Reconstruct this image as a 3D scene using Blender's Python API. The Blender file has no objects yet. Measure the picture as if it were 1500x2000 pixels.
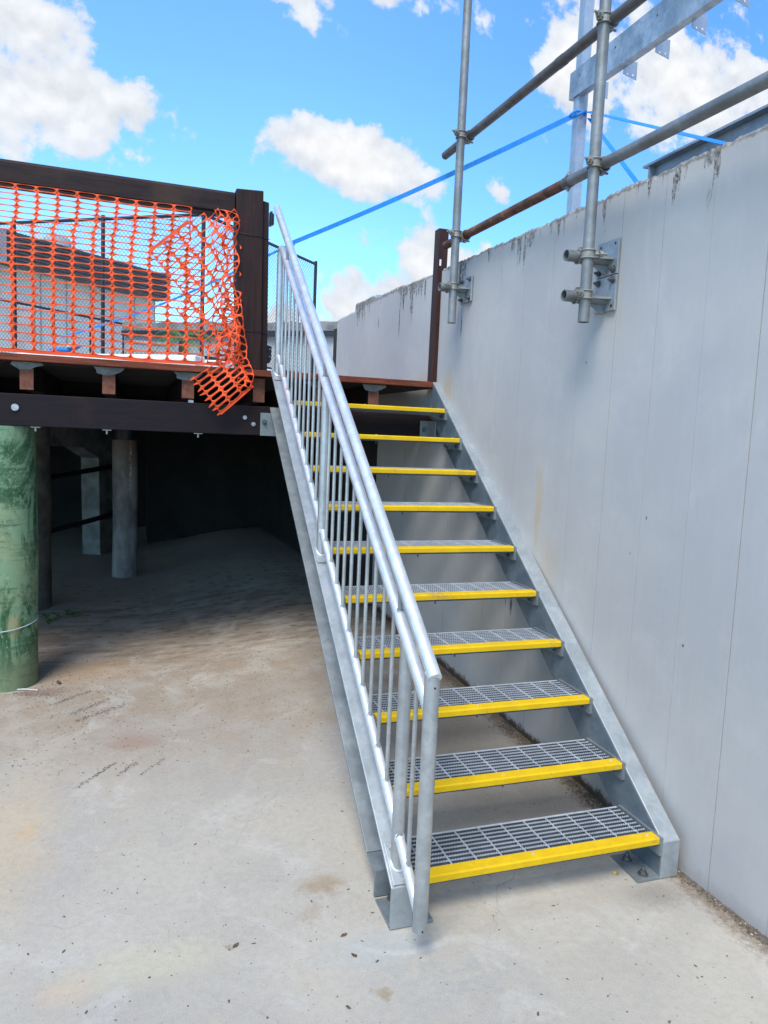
import bpy, bmesh, math, random
from mathutils import Vector, Matrix, noise as mnoise
random.seed(11)
R = math.radians
S = bpy.context.scene
COL = S.collection

# ------------------------------------------------------------------ camera
cam_d = bpy.data.cameras.new('camera')
cam = bpy.data.objects.new('camera', cam_d); COL.objects.link(cam)
rt = Vector((0.94533064, -0.32332019, 0.04259144)); up = Vector((-0.00583141, 0.11382307, 0.99348392)); fw = Vector((0.3260613, 0.93941916, -0.10571502))
m = Matrix((rt, up, -fw)).transposed().to_4x4(); m.translation = Vector((-1.87169815, -1.86043344, 1.61708987))
cam.matrix_world = m
cam_d.sensor_fit = 'HORIZONTAL'; cam_d.sensor_width = 36; cam_d.lens = 34.575
cam_d.clip_start = 0.05; cam_d.clip_end = 2000
S.camera = cam
S.render.resolution_x = 768; S.render.resolution_y = 1024

# ------------------------------------------------------------------ exposure
S.view_settings.view_transform = 'Standard'; S.view_settings.look = 'None'
S.view_settings.gamma = 1; S.view_settings.use_curve_mapping = False
S.view_settings.exposure = 1.75

# ------------------------------------------------------------------ sun + sky
SUN_EL, SUN_AZ = 56, -145          # azimuth measured from +y towards +x
sun_d = bpy.data.lights.new('sun', 'SUN'); sun_d.energy = 1.3; sun_d.angle = R(26); sun_d.color = (1, .93, .84)
sun = bpy.data.objects.new('sun', sun_d); COL.objects.link(sun)
sd = Vector((math.sin(R(SUN_AZ))*math.cos(R(SUN_EL)), math.cos(R(SUN_AZ))*math.cos(R(SUN_EL)), math.sin(R(SUN_EL))))
sun.rotation_euler = sd.to_track_quat('Z', 'Y').to_euler(); sun.location = (-4, -6, 9)
W = bpy.data.worlds.new('World'); S.world = W; W.use_nodes = True
def build_world():
    nt = W.node_tree; nt.nodes.clear()
    N = nt.nodes.new; L = nt.links.new
    def val(x): 
        n = N('ShaderNodeValue'); n.outputs[0].default_value = x; return n.outputs[0]
    def mth(op, a, b=None, c=None, clamp=False):
        n = N('ShaderNodeMath'); n.operation = op; n.use_clamp = clamp
        for i, v in enumerate((a, b, c)):
            if v is None: continue
            if isinstance(v, (int, float)): n.inputs[i].default_value = v
            else: L(v, n.inputs[i])
        return n.outputs[0]
    sky = N('ShaderNodeTexSky'); sky.sky_type = 'NISHITA'; sky.sun_disc = False
    sky.sun_elevation = R(SUN_EL); sky.sun_rotation = R(SUN_AZ); sky.air_density = 1.0; sky.dust_density = .3; sky.ozone_density = 1.6
    tint = N('ShaderNodeMix'); tint.data_type = 'RGBA'; tint.blend_type = 'MULTIPLY'; tint.inputs[0].default_value = 1
    L(sky.outputs[0], tint.inputs[6]); tint.inputs[7].default_value = (0.56, 0.87, 1.06, 1)
    tc = N('ShaderNodeTexCoord'); sp = N('ShaderNodeSeparateXYZ'); L(tc.outputs['Generated'], sp.inputs[0])
    x, y, z = sp.outputs
    ys = mth('MAXIMUM', y, .02)
    gx = mth('DIVIDE', x, ys); gz = mth('DIVIDE', z, ys)
    cb = N('ShaderNodeCombineXYZ'); L(gx, cb.inputs[0]); L(gz, cb.inputs[1]); 
    ns = N('ShaderNodeTexNoise'); ns.inputs['Scale'].default_value = 12; ns.inputs['Detail'].default_value = 12; ns.inputs['Roughness'].default_value = .60; ns.inputs['Distortion'].default_value = .1
    L(cb.outputs[0], ns.inputs['Vector'])
    nb = N('ShaderNodeTexNoise'); nb.inputs['Scale'].default_value = 26; nb.inputs['Detail'].default_value = 7; nb.inputs['Roughness'].default_value = .6
    L(cb.outputs[0], nb.inputs['Vector'])
    # cumulus clouds: cx, cz, rx, rz, weight   (directions x/y, z/y of the world)
    cl = [(-.17,.455,.13,.060,1.3),(-.10,.375,.135,.055,1.5),(-.30,.42,.2,.10,1.1),(.225,.374,.055,.032,1.3),(.292,.362,.115,.045,1.7),(.36,.356,.06,.028,1.1),
          (.63,.55,.085,.09,1.6),(.70,.60,.09,.07,.9),(.80,.555,.17,.075,1.6),(.92,.60,.12,.06,.9),(1.15,.62,.2,.08,.8),(.505,.35,.030,.019,.55),
          (.42,.245,.085,.050,1.25),(.34,.20,.09,.030,1.1),(.285,.165,.05,.030,1.15),(.25,.14,.10,.03,1),(.205,.555,.06,.03,.75),(.34,.585,.09,.03,.75),(.16,.58,.08,.03,.7),(.50,.15,.14,.05,1.1),(.8,.3,.2,.05,.6),(-.1,.16,.12,.035,.85),(-.28,.2,.12,.05,.7)]
    tot = None
    for cx, cz, rx, rz, w in cl:
        a = mth('DIVIDE', mth('SUBTRACT', gx, cx), rx); b = mth('DIVIDE', mth('SUBTRACT', gz, cz), rz)
        d = mth('SQRT', mth('ADD', mth('MULTIPLY', a, a), mth('MULTIPLY', b, b)))
        v = mth('MULTIPLY', mth('SUBTRACT', 1.35, d), w)
        v = mth('MAXIMUM', v, -1.0)
        tot = v if tot is None else mth('SMOOTH_MAX', tot, v, .35)
    # scattered clouds over the rest of the sky (behind and beside the camera)
    n3 = N('ShaderNodeTexNoise'); n3.inputs['Scale'].default_value = 2.6; n3.inputs['Detail'].default_value = 8; L(tc.outputs['Generated'], n3.inputs['Vector'])
    back = mth('MULTIPLY', mth('SUBTRACT', n3.outputs[0], .47), 6)
    infront = mth('GREATER_THAN', y, .25)
    tot = mth('ADD', mth('MULTIPLY', tot, infront), mth('MULTIPLY', back, mth('SUBTRACT', 1, infront)))
    edge = mth('ADD', tot, mth('MULTIPLY', mth('SUBTRACT', ns.outputs[0], .5), 4.6))
    edge = mth('ADD', edge, mth('MULTIPLY', mth('SUBTRACT', nb.outputs[0], .5), 1.2))
    mr = N('ShaderNodeMapRange'); mr.interpolation_type = 'SMOOTHSTEP'; mr.inputs[1].default_value = .25; mr.inputs[2].default_value = .80
    L(edge, mr.inputs[0])
    hz = mth('GREATER_THAN', z, 0.0)
    mask = mth('MULTIPLY', mr.outputs[0], hz, clamp=True)
    shade = N('ShaderNodeMapRange'); shade.inputs[1].default_value = .2; shade.inputs[2].default_value = 2.0; L(edge, shade.inputs[0])
    cr = N('ShaderNodeMix'); cr.data_type = 'RGBA'; L(shade.outputs[0], cr.inputs[0])
    cr.inputs[6].default_value = (2.25, 2.5, 2.85, 1); cr.inputs[7].default_value = (3.05, 3.08, 3.15, 1)
    # lit tops and grey undersides: the density a little higher up shades what lies below it
    off = N('ShaderNodeVectorMath'); off.operation = 'ADD'; L(cb.outputs[0], off.inputs[0]); off.inputs[1].default_value = (-.004, .014, 0)
    ns2 = N('ShaderNodeTexNoise'); ns2.inputs['Scale'].default_value = 12; ns2.inputs['Detail'].default_value = 5; ns2.inputs['Roughness'].default_value = .55; L(off.outputs[0], ns2.inputs['Vector'])
    ns3 = N('ShaderNodeTexNoise'); ns3.inputs['Scale'].default_value = 12; ns3.inputs['Detail'].default_value = 5; ns3.inputs['Roughness'].default_value = .55; L(cb.outputs[0], ns3.inputs['Vector'])
    rel = mth('MULTIPLY', mth('SUBTRACT', ns3.outputs[0], ns2.outputs[0]), 2.6)
    und = N('ShaderNodeMapRange'); und.inputs[1].default_value = .42; und.inputs[2].default_value = .66; und.inputs[3].default_value = 1; und.inputs[4].default_value = .82; und.inputs[1].default_value = .30; und.inputs[2].default_value = -.30; und.inputs[4].default_value = .86; L(rel, und.inputs[0])
    cm = N('ShaderNodeMix'); cm.data_type = 'RGBA'; cm.blend_type = 'MULTIPLY'; cm.inputs[0].default_value = 1; L(cr.outputs[2], cm.inputs[6]); L(und.outputs[0], cm.inputs[7])
    dp = N('ShaderNodeMapRange'); dp.interpolation_type = 'SMOOTHSTEP'; dp.inputs[1].default_value = .12; dp.inputs[2].default_value = .60; L(x, dp.inputs[0])
    deep = N('ShaderNodeMix'); deep.data_type = 'RGBA'; deep.blend_type = 'MULTIPLY'; L(dp.outputs[0], deep.inputs[0]); L(tint.outputs[2], deep.inputs[6]); deep.inputs[7].default_value = (.72, .80, .98, 1)
    mx = N('ShaderNodeMix'); mx.data_type = 'RGBA'; L(mask, mx.inputs[0]); L(deep.outputs[2], mx.inputs[6]); L(cm.outputs[2], mx.inputs[7])
    bg = N('ShaderNodeBackground'); bg.inputs[1].default_value = .10; L(mx.outputs[2], bg.inputs[0])
    out = N('ShaderNodeOutputWorld'); L(bg.outputs[0], out.inputs[0])
build_world()

# ------------------------------------------------------------------ materials
class NT:
    def __init__(s, name):
        s.m = bpy.data.materials.new(name); s.m.use_nodes = True; s.t = s.m.node_tree; s.t.nodes.clear()
        s.b = s.n('ShaderNodeBsdfPrincipled'); o = s.n('ShaderNodeOutputMaterial'); s.l(s.b.outputs[0], o.inputs[0])
        g = s.n('ShaderNodeNewGeometry'); s.pos = g.outputs['Position']
        sp = s.n('ShaderNodeSeparateXYZ'); s.l(s.pos, sp.inputs[0]); s.x, s.y, s.z = sp.outputs
    def n(s, k): return s.t.nodes.new(k)
    def l(s, a, b): s.t.links.new(a, b)
    def setin(s, inp, v):
        if isinstance(v, (int, float)): inp.default_value = v
        elif isinstance(v, tuple): inp.default_value = v if len(v) == 4 or len(v) == len(inp.default_value) else (*v, 1)
        else: s.l(v, inp)
    def math(s, op, *a, clamp=False):
        n = s.n('ShaderNodeMath'); n.operation = op; n.use_clamp = clamp
        for i, v in enumerate(a): s.setin(n.inputs[i], v)
        return n.outputs[0]
    def scale(s, v, sc):
        n = s.n('ShaderNodeVectorMath'); n.operation = 'MULTIPLY'; s.l(v, n.inputs[0]); n.inputs[1].default_value = sc; return n.outputs[0]
    def noise(s, sc, det=4, rough=.55, vec=None, dist=0):
        n = s.n('ShaderNodeTexNoise'); n.inputs['Scale'].default_value = sc; n.inputs['Detail'].default_value = det; n.inputs['Roughness'].default_value = rough; n.inputs['Distortion'].default_value = dist
        s.l(vec if vec is not None else s.pos, n.inputs['Vector']); return n.outputs[0]
    def voro(s, sc, vec=None, out='Distance', rnd=1):
        n = s.n('ShaderNodeTexVoronoi'); n.inputs['Scale'].default_value = sc; n.inputs['Randomness'].default_value = rnd
        s.l(vec if vec is not None else s.pos, n.inputs['Vector']); return n.outputs[out]
    def ramp(s, v, a, b, lo=0., hi=1., smooth=True):
        n = s.n('ShaderNodeMapRange'); n.interpolation_type = 'SMOOTHSTEP' if smooth else 'LINEAR'
        s.setin(n.inputs[0], v); s.setin(n.inputs[1], a); s.setin(n.inputs[2], b); s.setin(n.inputs[3], lo); s.setin(n.inputs[4], hi); return n.outputs[0]
    def mix(s, f, a, b, mode='MIX'):
        n = s.n('ShaderNodeMix'); n.data_type = 'RGBA'; n.blend_type = mode
        s.setin(n.inputs[0], f); s.setin(n.inputs[6], a if not isinstance(a, tuple) else (*a[:3], 1)); s.setin(n.inputs[7], b if not isinstance(b, tuple) else (*b[:3], 1)); return n.outputs[2]
    def bump(s, h, strength=.3, dist=.01):
        n = s.n('ShaderNodeBump'); n.inputs['Strength'].default_value = strength; n.inputs['Distance'].default_value = dist; s.l(h, n.inputs['Height']); s.l(n.outputs[0], s.b.inputs['Normal']); return n
    def fin(s, col, rough=.6, metal=0., spec=None):
        s.setin(s.b.inputs['Base Color'], col if not isinstance(col, tuple) else (*col[:3], 1)); s.setin(s.b.inputs['Roughness'], rough); s.setin(s.b.inputs['Metallic'], metal)
        if spec is not None: s.b.inputs['Specular IOR Level'].default_value = spec
        return s.m

def blob(k, a, b, ca, cb, ra, rb):      # soft elliptic mask round a point of a plane
    u = k.math('DIVIDE', k.math('SUBTRACT', a, ca), ra); v = k.math('DIVIDE', k.math('SUBTRACT', b, cb), rb)
    d = k.math('SQRT', k.math('ADD', k.math('MULTIPLY', u, u), k.math('MULTIPLY', v, v)))
    return k.ramp(d, 1.0, .2)

def mat_concrete():
    k = NT('concrete_slab')
    n1 = k.noise(.9, 5, .6); n2 = k.noise(4.5, 6, .65, dist=.3); n3 = k.noise(38, 4, .7); n4 = k.noise(240, 2, .6)
    c = k.mix(k.ramp(n1, .38, .64), (.325, .305, .265), (.395, .365, .305))
    c = k.mix(k.ramp(n2, .5, .75, 0, .45), c, (.40, .35, .26))
    c = k.mix(k.ramp(n2, .42, .25, 0, .4), c, (.31, .32, .30))
    # warm brown dust swept in front of and under the deck
    band = k.math('MULTIPLY', k.ramp(k.y, 1.1, 2.3), k.ramp(k.y, 5.2, 3.4))
    c = k.mix(k.math('MULTIPLY', band, k.ramp(n2, .35, .62, .25, .8)), c, (.24, .175, .115))
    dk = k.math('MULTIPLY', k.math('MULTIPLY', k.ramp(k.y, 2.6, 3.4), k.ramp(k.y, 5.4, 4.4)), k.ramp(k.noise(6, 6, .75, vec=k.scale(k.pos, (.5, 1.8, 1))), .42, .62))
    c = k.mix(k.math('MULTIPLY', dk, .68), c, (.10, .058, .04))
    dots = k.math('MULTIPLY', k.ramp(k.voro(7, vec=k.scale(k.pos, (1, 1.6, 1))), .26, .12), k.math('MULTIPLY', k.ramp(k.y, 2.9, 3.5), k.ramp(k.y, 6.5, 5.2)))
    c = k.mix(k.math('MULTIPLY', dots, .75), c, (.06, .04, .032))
    # swirled trowel arc and damp bloom in front of the outer stair foot
    ddx = k.math('ADD', k.math('SUBTRACT', k.x, -1.0), k.math('MULTIPLY', k.math('SUBTRACT', n2, .5), .05)); ddy = k.math('SUBTRACT', k.y, .42)
    dd = k.math('SQRT', k.math('ADD', k.math('MULTIPLY', ddx, ddx), k.math('MULTIPLY', ddy, ddy)))
    arc = k.math('MULTIPLY', k.ramp(k.math('ABSOLUTE', k.math('SUBTRACT', dd, .285)), .020, .004), k.math('MULTIPLY', k.ramp(k.x, -1.22, -1.12), k.math('MULTIPLY', k.ramp(k.x, -.84, -.93), k.ramp(k.y, .3, .24))))
    c = k.mix(k.math('MULTIPLY', arc, .7), c, (.52, .50, .46))
    bloom = k.math('MULTIPLY', blob(k, k.x, k.y, -.95, .02, .42, .26), k.ramp(k.noise(13, 6, .7, dist=1.5), .42, .60))
    c = k.mix(k.math('MULTIPLY', bloom, .45), c, (.25, .27, .27))
    # faint dry bloom patches and hairline cracks
    pale = k.ramp(k.noise(3.1, 6, .7, dist=.8), .52, .68, 0, .45)
    c = k.mix(pale, c, (.47, .455, .42))
    crk = k.n('ShaderNodeTexVoronoi'); crk.feature = 'DISTANCE_TO_EDGE'; crk.inputs['Scale'].default_value = .8
    wv = k.n('ShaderNodeVectorMath'); wv.operation = 'ADD'; nz = k.n('ShaderNodeTexNoise'); nz.inputs['Scale'].default_value = 3.5; nz.inputs['Detail'].default_value = 8; k.l(k.pos, nz.inputs['Vector']); k.l(k.pos, wv.inputs[0]); k.l(k.scale(nz.outputs['Color'], (.35, .35, 0)), wv.inputs[1]); k.l(wv.outputs[0], crk.inputs['Vector'])
    ck = k.math('MULTIPLY', k.ramp(crk.outputs['Distance'], .0028, .0008), k.ramp(k.noise(1.7, 3), .50, .60))
    c = k.mix(k.math('MULTIPLY', ck, .28), c, (.13, .12, .11))
    # separate stains; darker blobs under stairs and right foot paint the shade there
    for (px, py, ra, rb, col, f) in [(-1.84, 1.90, .20, .14, (.25, .16, .11), .85), (-1.62, 2.05, .5, .3, (.29, .25, .21), .6), (-1.236, .53, .10, .08, (.26, .19, .10), .75), (-1.29, .40, .06, .07, (.27, .22, .15), .5), (-1.55, .31, .035, .02, (.18, .13, .10), .8), (-1.18, -.01, .05, .035, (.24, .19, .10), .8), (-2.03, .25, .14, .09, (.46, .35, .25), .6), (-1.80, .30, .35, .14, (.45, .42, .29), .5), (-1.10, .18, .28, .12, (.33, .37, .37), .5),
                                 (-.25, .95, .5, .45, (.19, .165, .135), .55), (-.35, 1.7, .6, .7, (.15, .12, .09), .75), (-.05, .17, .17, .1, (.17, .15, .12), .6), (-2.30, 1.1, .22, .8, (.44, .36, .24), .7), (-2.25, 1.15, .05, .12, (.47, .33, .17), .6), (-1.1, 2.35, .55, .35, (.25, .20, .15), .65), (-2.35, 2.70, .22, .10, (.16, .08, .05), .7), (-2.1, 3.0, .45, .3, (.33, .22, .12), .55), (-.8, 1.4, .4, .5, (.33, .32, .31), .4)]:
        mk = k.math('MULTIPLY', blob(k, k.math('ADD', k.x, k.math('MULTIPLY', k.math('SUBTRACT', n2, .5), .3)), k.math('ADD', k.y, k.math('MULTIPLY', k.math('SUBTRACT', n3, .5), .12)), px, py, ra, rb), f)
        c = k.mix(mk, c, col)
    # dirt line along the foot of the wall
    wl = k.math('ADD', k.math('SUBTRACT', .145, k.math('MULTIPLY', k.y, .0343)), k.math('MULTIPLY', k.math('SUBTRACT', n3, .5), -.16))
    dirt = k.ramp(k.math('SUBTRACT', wl, k.x), .13, .03)
    c = k.mix(k.math('MULTIPLY', dirt, k.ramp(k.noise(22, 4, .7), .3, .6, .5, 1)), c, (.135, .085, .04))
    # fine pits and grains
    sp = k.ramp(k.voro(70), .10, .04)
    rare = k.ramp(k.noise(9, 3), .5, .62)
    c = k.mix(k.math('MULTIPLY', k.math('MULTIPLY', sp, rare), .7), c, (.10, .09, .08))
    c = k.mix(k.ramp(n3, .35, .7, 0, .22), c, (.20, .19, .18))
    c = k.mix(k.ramp(n4, .4, .75, 0, .35), c, (.50, .47, .42))
    k.bump(k.math('ADD', k.math('MULTIPLY', n3, .5), k.math('ADD', k.math('MULTIPLY', n4, .35), k.math('MULTIPLY', n2, 1.2))), .35, .006)
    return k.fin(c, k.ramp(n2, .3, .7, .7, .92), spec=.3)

def mat_wall():
    k = NT('painted_wall')
    n1 = k.noise(1.6, 4, .5); n3 = k.noise(60, 4, .65)
    st = k.noise(5, 5, .6, vec=k.scale(k.pos, (1, 7, .5)))
    c = k.mix(k.ramp(n1, .35, .7), (.39, .388, .388), (.452, .445, .428))
    c = k.mix(k.ramp(st, .5, .8, 0, .35), c, (.47, .455, .41))
    c = k.mix(k.ramp(st, .45, .2, 0, .25), c, (.33, .35, .375))
    # yellowish run-off stains
    for (py, pz, ry, rz, f) in [(2.55, 1.93, .13, .16, .65), (1.43, 1.25, .05, .36, .55), (1.30, .95, .12, .3, .35), (1.16, .30, .03, .14, .35), (2.9, 1.97, .35, .12, .35), (1.8, .55, .5, .35, .25)]:
        mk = k.math('MULTIPLY', blob(k, k.math('ADD', k.y, k.math('MULTIPLY', k.math('SUBTRACT', st, .5), .25)), k.z, py, pz, ry, rz), f)
        c = k.mix(mk, c, (.46, .36, .22))
    # broken, blackened render hanging down from the top edge
    lng = None
    for (py, wy, am) in [(3.25, .42, 1.), (2.44, .13, 1.), (1.70, .20, .95), (2.05, .10, .6), (1.03, .05, .8), (.76, .03, .6), (.42, .07, .9), (.60, .035, .7), (4.3, .35, .6), (1.38, .08, .5), (.12, .05, .6)]:
        t_ = k.math('MULTIPLY', k.ramp(k.math('ABSOLUTE', k.math('SUBTRACT', k.y, py)), wy, wy*.3), am); lng = t_ if lng is None else k.math('MAXIMUM', lng, t_)
    lng = k.math('MULTIPLY', lng, k.ramp(k.noise(9, 4, .7), .3, .6, .5, 1)); fine = k.noise(1, 5, .72, vec=k.scale(k.pos, (1, 26, 2.2)))
    depth = k.math('SUBTRACT', 2.72, k.z)
    f1 = k.math('SUBTRACT', k.math('ADD', fine, k.ramp(lng, 0, 1, -.015, .20, False)), k.math('MULTIPLY', depth, .95))
    mk = k.math('MULTIPLY', k.ramp(f1, .535, .575), k.ramp(k.z, 2.25, 2.45))
    patch = k.ramp(k.math('SUBTRACT', k.noise(7, 5, .7), k.math('MULTIPLY', depth, 1.9)), .47, .50)
    patch = k.math('MULTIPLY', patch, k.ramp(lng, .45, .7))
    dark = k.mix(k.ramp(n3, .4, .6), (.05, .048, .045), (.30, .28, .25))
    c = k.mix(patch, c, k.mix(k.ramp(k.noise(45, 4, .7), .42, .58), (.22, .21, .19), (.42, .40, .36)))
    c = k.mix(mk, c, dark)
    lip = k.ramp(k.math('ADD', k.math('SUBTRACT', k.z, k.ramp(k.y, 4.95, 5.0, 0, -.05)), k.math('MULTIPLY', k.noise(24, 5, .75), .05)), 2.702, 2.712)
    lip = k.math('MULTIPLY', lip, k.ramp(k.noise(40, 4, .7), .35, .55, .35, .9))
    c = k.mix(lip, c, (.20, .185, .165))
    # a few black drips and chips lower down
    for (py, pz, ry, rz) in [(2.405, 2.30, .010, .11), (1.62, .72, .018, .075), (1.68, .735, .006, .05), (3.44, 2.45, .012, .16), (1.10, 1.98, .008, .008), (.36, .86, .008, .01), (.62, 1.32, .006, .012), (.70, 1.16, .004, .008), (3.9, 2.5, .01, .07)]:
        mk = blob(k, k.math('ADD', k.y, k.math('MULTIPLY', k.math('SUBTRACT', n3, .5), .02)), k.z, py, pz, ry, rz)
        c = k.mix(mk, c, (.07, .06, .055))
    c = k.mix(k.math('MULTIPLY', k.ramp(k.voro(19), .055, .025), k.ramp(k.noise(3, 3), .5, .62, 0, .55)), c, (.18, .17, .16))
    sc_ = k.noise(3, 8, .8, vec=k.scale(k.pos, (1, 1, .35)), dist=2.5)
    c = k.mix(k.ramp(k.math('ABSOLUTE', k.math('SUBTRACT', sc_, .5)), .012, .002, 0, .16), c, (.30, .30, .30))
    c = k.mix(k.ramp(k.noise(2.2, 6, .7, dist=.6), .5, .68, 0, .22), c, (.55, .54, .52))
    # soil splash at the foot, following the rising floor
    foot = k.math('SUBTRACT', k.z, k.math('MULTIPLY', k.math('MAXIMUM', k.math('SUBTRACT', k.y, .244), 0), .0576))
    soil = k.ramp(k.math('ADD', foot, k.math('MULTIPLY', k.noise(16, 5, .75), -.13)), -.005, -.045)
    c = k.mix(k.math('MULTIPLY', soil, k.ramp(k.y, .2, .9, .12, 1)), c, (.07, .05, .035))
    k.bump(k.math('ADD', k.math('MULTIPLY', k.noise(9, 3), .4), k.math('ADD', k.math('MULTIPLY', n3, .15), k.math('MULTIPLY', mk, -.6))), .25, .006)
    return k.fin(c, .62, spec=.35)

def mat_metal(name, lo, hi, rough=(.35, .6), metal=.75, grime=None, bumpy=.06, spang=55):
    k = NT(name)
    n1 = k.noise(6, 5, .6); sp = k.voro(spang, out='Color')
    g = k.n('ShaderNodeRGBToBW'); k.l(sp, g.inputs[0])
    c = k.mix(k.ramp(n1, .3, .7), lo, hi)
    c = k.mix(k.ramp(g.outputs[0], .2, .8, 0, .22), c, tuple(v*.7 for v in lo))
    if grime: c = k.mix(k.ramp(k.noise(14, 6, .72), .56, .70, 0, grime[1]), c, grime[0])
    k.bump(k.math('ADD', n1, k.math('MULTIPLY', k.noise(120, 3), .06)), bumpy, .004)
    return k.fin(c, k.ramp(k.noise(20, 4, .6), .3, .7, *rough), metal)

def mat_wood(name, lo, hi, axis=(1, 12, 12), rough=.6, weather=None):
    k = NT(name)
    gr = k.noise(4.5, 6, .68, vec=k.scale(k.pos, axis), dist=.4); gf = k.noise(22, 4, .7, vec=k.scale(k.pos, axis)); n1 = k.noise(2.1, 4)
    c = k.mix(k.ramp(gr, .3, .72), lo, hi)
    c = k.mix(k.ramp(gf, .55, .75, 0, .5), c, tuple(v*.45 for v in lo))
    if weather: c = k.mix(k.ramp(n1, .5, .68, 0, weather[1]), c, weather[0])
    k.bump(k.math('ADD', gr, k.math('MULTIPLY', gf, .6)), .3, .004)
    return k.fin(c, k.ramp(gr, .3, .7, rough-.08, rough+.15), spec=.22)

def mat_simple(name, col, rough=.5, metal=0., var=.2, sc=18, bumpy=.1, spec=None, dirt=None):
    k = NT(name); n1 = k.noise(sc, 5, .6)
    c = k.mix(k.ramp(n1, .3, .7), tuple(v*(1-var) for v in col), tuple(min(1, v*(1+var)) for v in col))
    if dirt: c = k.mix(k.ramp(k.noise(sc*.7, 6, .75), .52, .68, 0, dirt[1]), c, dirt[0])
    k.bump(k.noise(sc*6, 3), bumpy, .003)
    return k.fin(c, rough, metal, spec)

def mat_yellow():
    k = NT('yellow_grit_nosing'); n = k.noise(260, 3, .7); n1 = k.noise(12, 5, .7)
    c = k.mix(k.ramp(n1, .35, .7), (.58, .37, .002), (.66, .435, .003))
    c = k.mix(k.ramp(k.noise(30, 6, .78), .57, .72, 0, .5), c, (.33, .23, .04))
    c = k.mix(k.ramp(k.noise(5, 6, .75), .58, .70, 0, .55), c, (.27, .19, .06))
    k.bump(k.math('ADD', n, k.math('MULTIPLY', n1, .3)), .55, .003)
    return k.fin(c, .72, spec=.3)

def mat_green_pile():
    k = NT('green_stained_concrete_pile'); v = k.scale(k.pos, (1, 1, .45))
    n1 = k.noise(5.5, 7, .72, vec=v, dist=1.2); n2 = k.noise(2.6, 5, .6); n3 = k.noise(34, 5, .7); hb = k.noise(7, 5, .65, vec=k.scale(k.pos, (.5, .5, 4)))
    c = k.mix(k.ramp(n1, .42, .56), (.018, .075, .030), (.155, .265, .155))
    c = k.mix(k.ramp(n2, .48, .66, 0, .75), c, (.20, .26, .14))
    c = k.mix(k.ramp(hb, .50, .66, 0, .75), c, (.03, .085, .04))
    c = k.mix(k.ramp(k.noise(60, 5, .75, vec=v), .55, .66, 0, .6), c, (.30, .34, .23))
    c = k.mix(k.math('MULTIPLY', blob(k, k.x, k.z, -2.50, .42, .055, .1), .6), c, (.33, .27, .13))
    c = k.mix(k.ramp(k.z, .36, .12, 0, .55), c, (.13, .16, .09))
    k.bump(k.math('ADD', n1, k.math('MULTIPLY', n3, .4)), .35, .006)
    return k.fin(c, .75, spec=.3)

def mat_column():
    k = NT('old_concrete_column'); n1 = k.noise(5, 6, .65, vec=k.scale(k.pos, (1, 1, .5))); n3 = k.noise(40, 4, .7)
    c = k.mix(k.ramp(n1, .35, .65), (.16, .15, .15), (.33, .33, .33))
    c = k.mix(k.ramp(k.z, .9, 1.5, 0, .75), c, (.17, .10, .06))
    stre = k.math('MULTIPLY', blob(k, k.x, k.z, -1.865, 1.15, .022, .38), k.ramp(n3, .4, .6))
    c = k.mix(stre, c, (.6, .55, .48))
    k.bump(k.math('ADD', n1, n3), .3, .004)
    return k.fin(c, .8)

M = {}
M['slab'] = mat_concrete(); M['wall'] = mat_wall()
M['galv'] = mat_metal('galvanised_tube', (.70, .72, .74), (.82, .84, .86), (.28, .40), .62, grime=((.52, .54, .57), .5), bumpy=.008)
M['galv_post'] = mat_metal('galvanised_post', (.36, .395, .41), (.50, .53, .54), (.30, .45), .65, grime=((.30, .32, .33), .5), bumpy=.01)
M['galv_flat'] = mat_metal('galvanised_plate', (.19, .22, .235), (.27, .305, .32), (.40, .6), .5, grime=((.22, .24, .25), .6), bumpy=.18)
M['galv_light'] = mat_metal('galvanised_flange', (.30, .335, .355), (.40, .44, .46), (.38, .55), .5, grime=((.25, .27, .28), .55), bumpy=.2)
M['galv_dark'] = mat_metal('shaded_grating_zinc', (.060, .080, .105), (.10, .125, .155), (.45, .6), .3)  # bar sides darkened: the shade between the bars is in this colour
M['grate_top'] = mat_metal('lit_grating_edge', (.55, .60, .65), (.70, .74, .78), (.3, .5), .6)  # bar tops brightened: the light they catch is in this colour
M['web'] = mat_metal('stringer_web_zinc', (.13, .175, .21), (.20, .245, .28), (.42, .65), .45, grime=((.14, .16, .18), .6), bumpy=.2)
M['scaf'] = mat_metal('scaffold_tube_zinc', (.17, .18, .18), (.26, .275, .28), (.42, .62), .5, grime=((.17, .15, .12), .7), bumpy=.25)
M['scaf_old'] = mat_metal('weathered_scaffold_tube', (.085, .08, .078), (.15, .145, .14), (.5, .7), .4, grime=((.10, .07, .055), .8), bumpy=.25)
M['rust'] = mat_simple('rusty_scaffold_tube', (.10, .045, .028), .75, .2, .5, 16, .4, dirt=((.33, .17, .08), .8))
M['coupler'] = mat_metal('coupler_zinc', (.19, .195, .175), (.30, .305, .28), (.5, .7), .35, grime=((.15, .12, .08), .8), bumpy=.5)
M['stud'] = mat_metal('new_steel_stud', (.33, .385, .44), (.43, .48, .535), (.35, .5), .55, bumpy=.04)
M['purlin'] = mat_metal('purlin_zinc', (.22, .26, .29), (.48, .52, .55), (.35, .55), .6, grime=((.25, .28, .31), .7))
M['beam_steel'] = mat_metal('grey_steel_beam', (.24, .29, .34), (.33, .38, .43), (.5, .7), .4)
M['nosing'] = mat_yellow()
M['bolt'] = mat_simple('bolt_steel', (.42, .43, .44), .45, .8, .25, 40)
M['boltdark'] = mat_simple('dark_bolt_steel', (.14, .15, .16), .5, .7, .25, 40)
M['rivet'] = mat_simple('rivet_head', (.75, .68, .45), .4, .5, .1)
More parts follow.
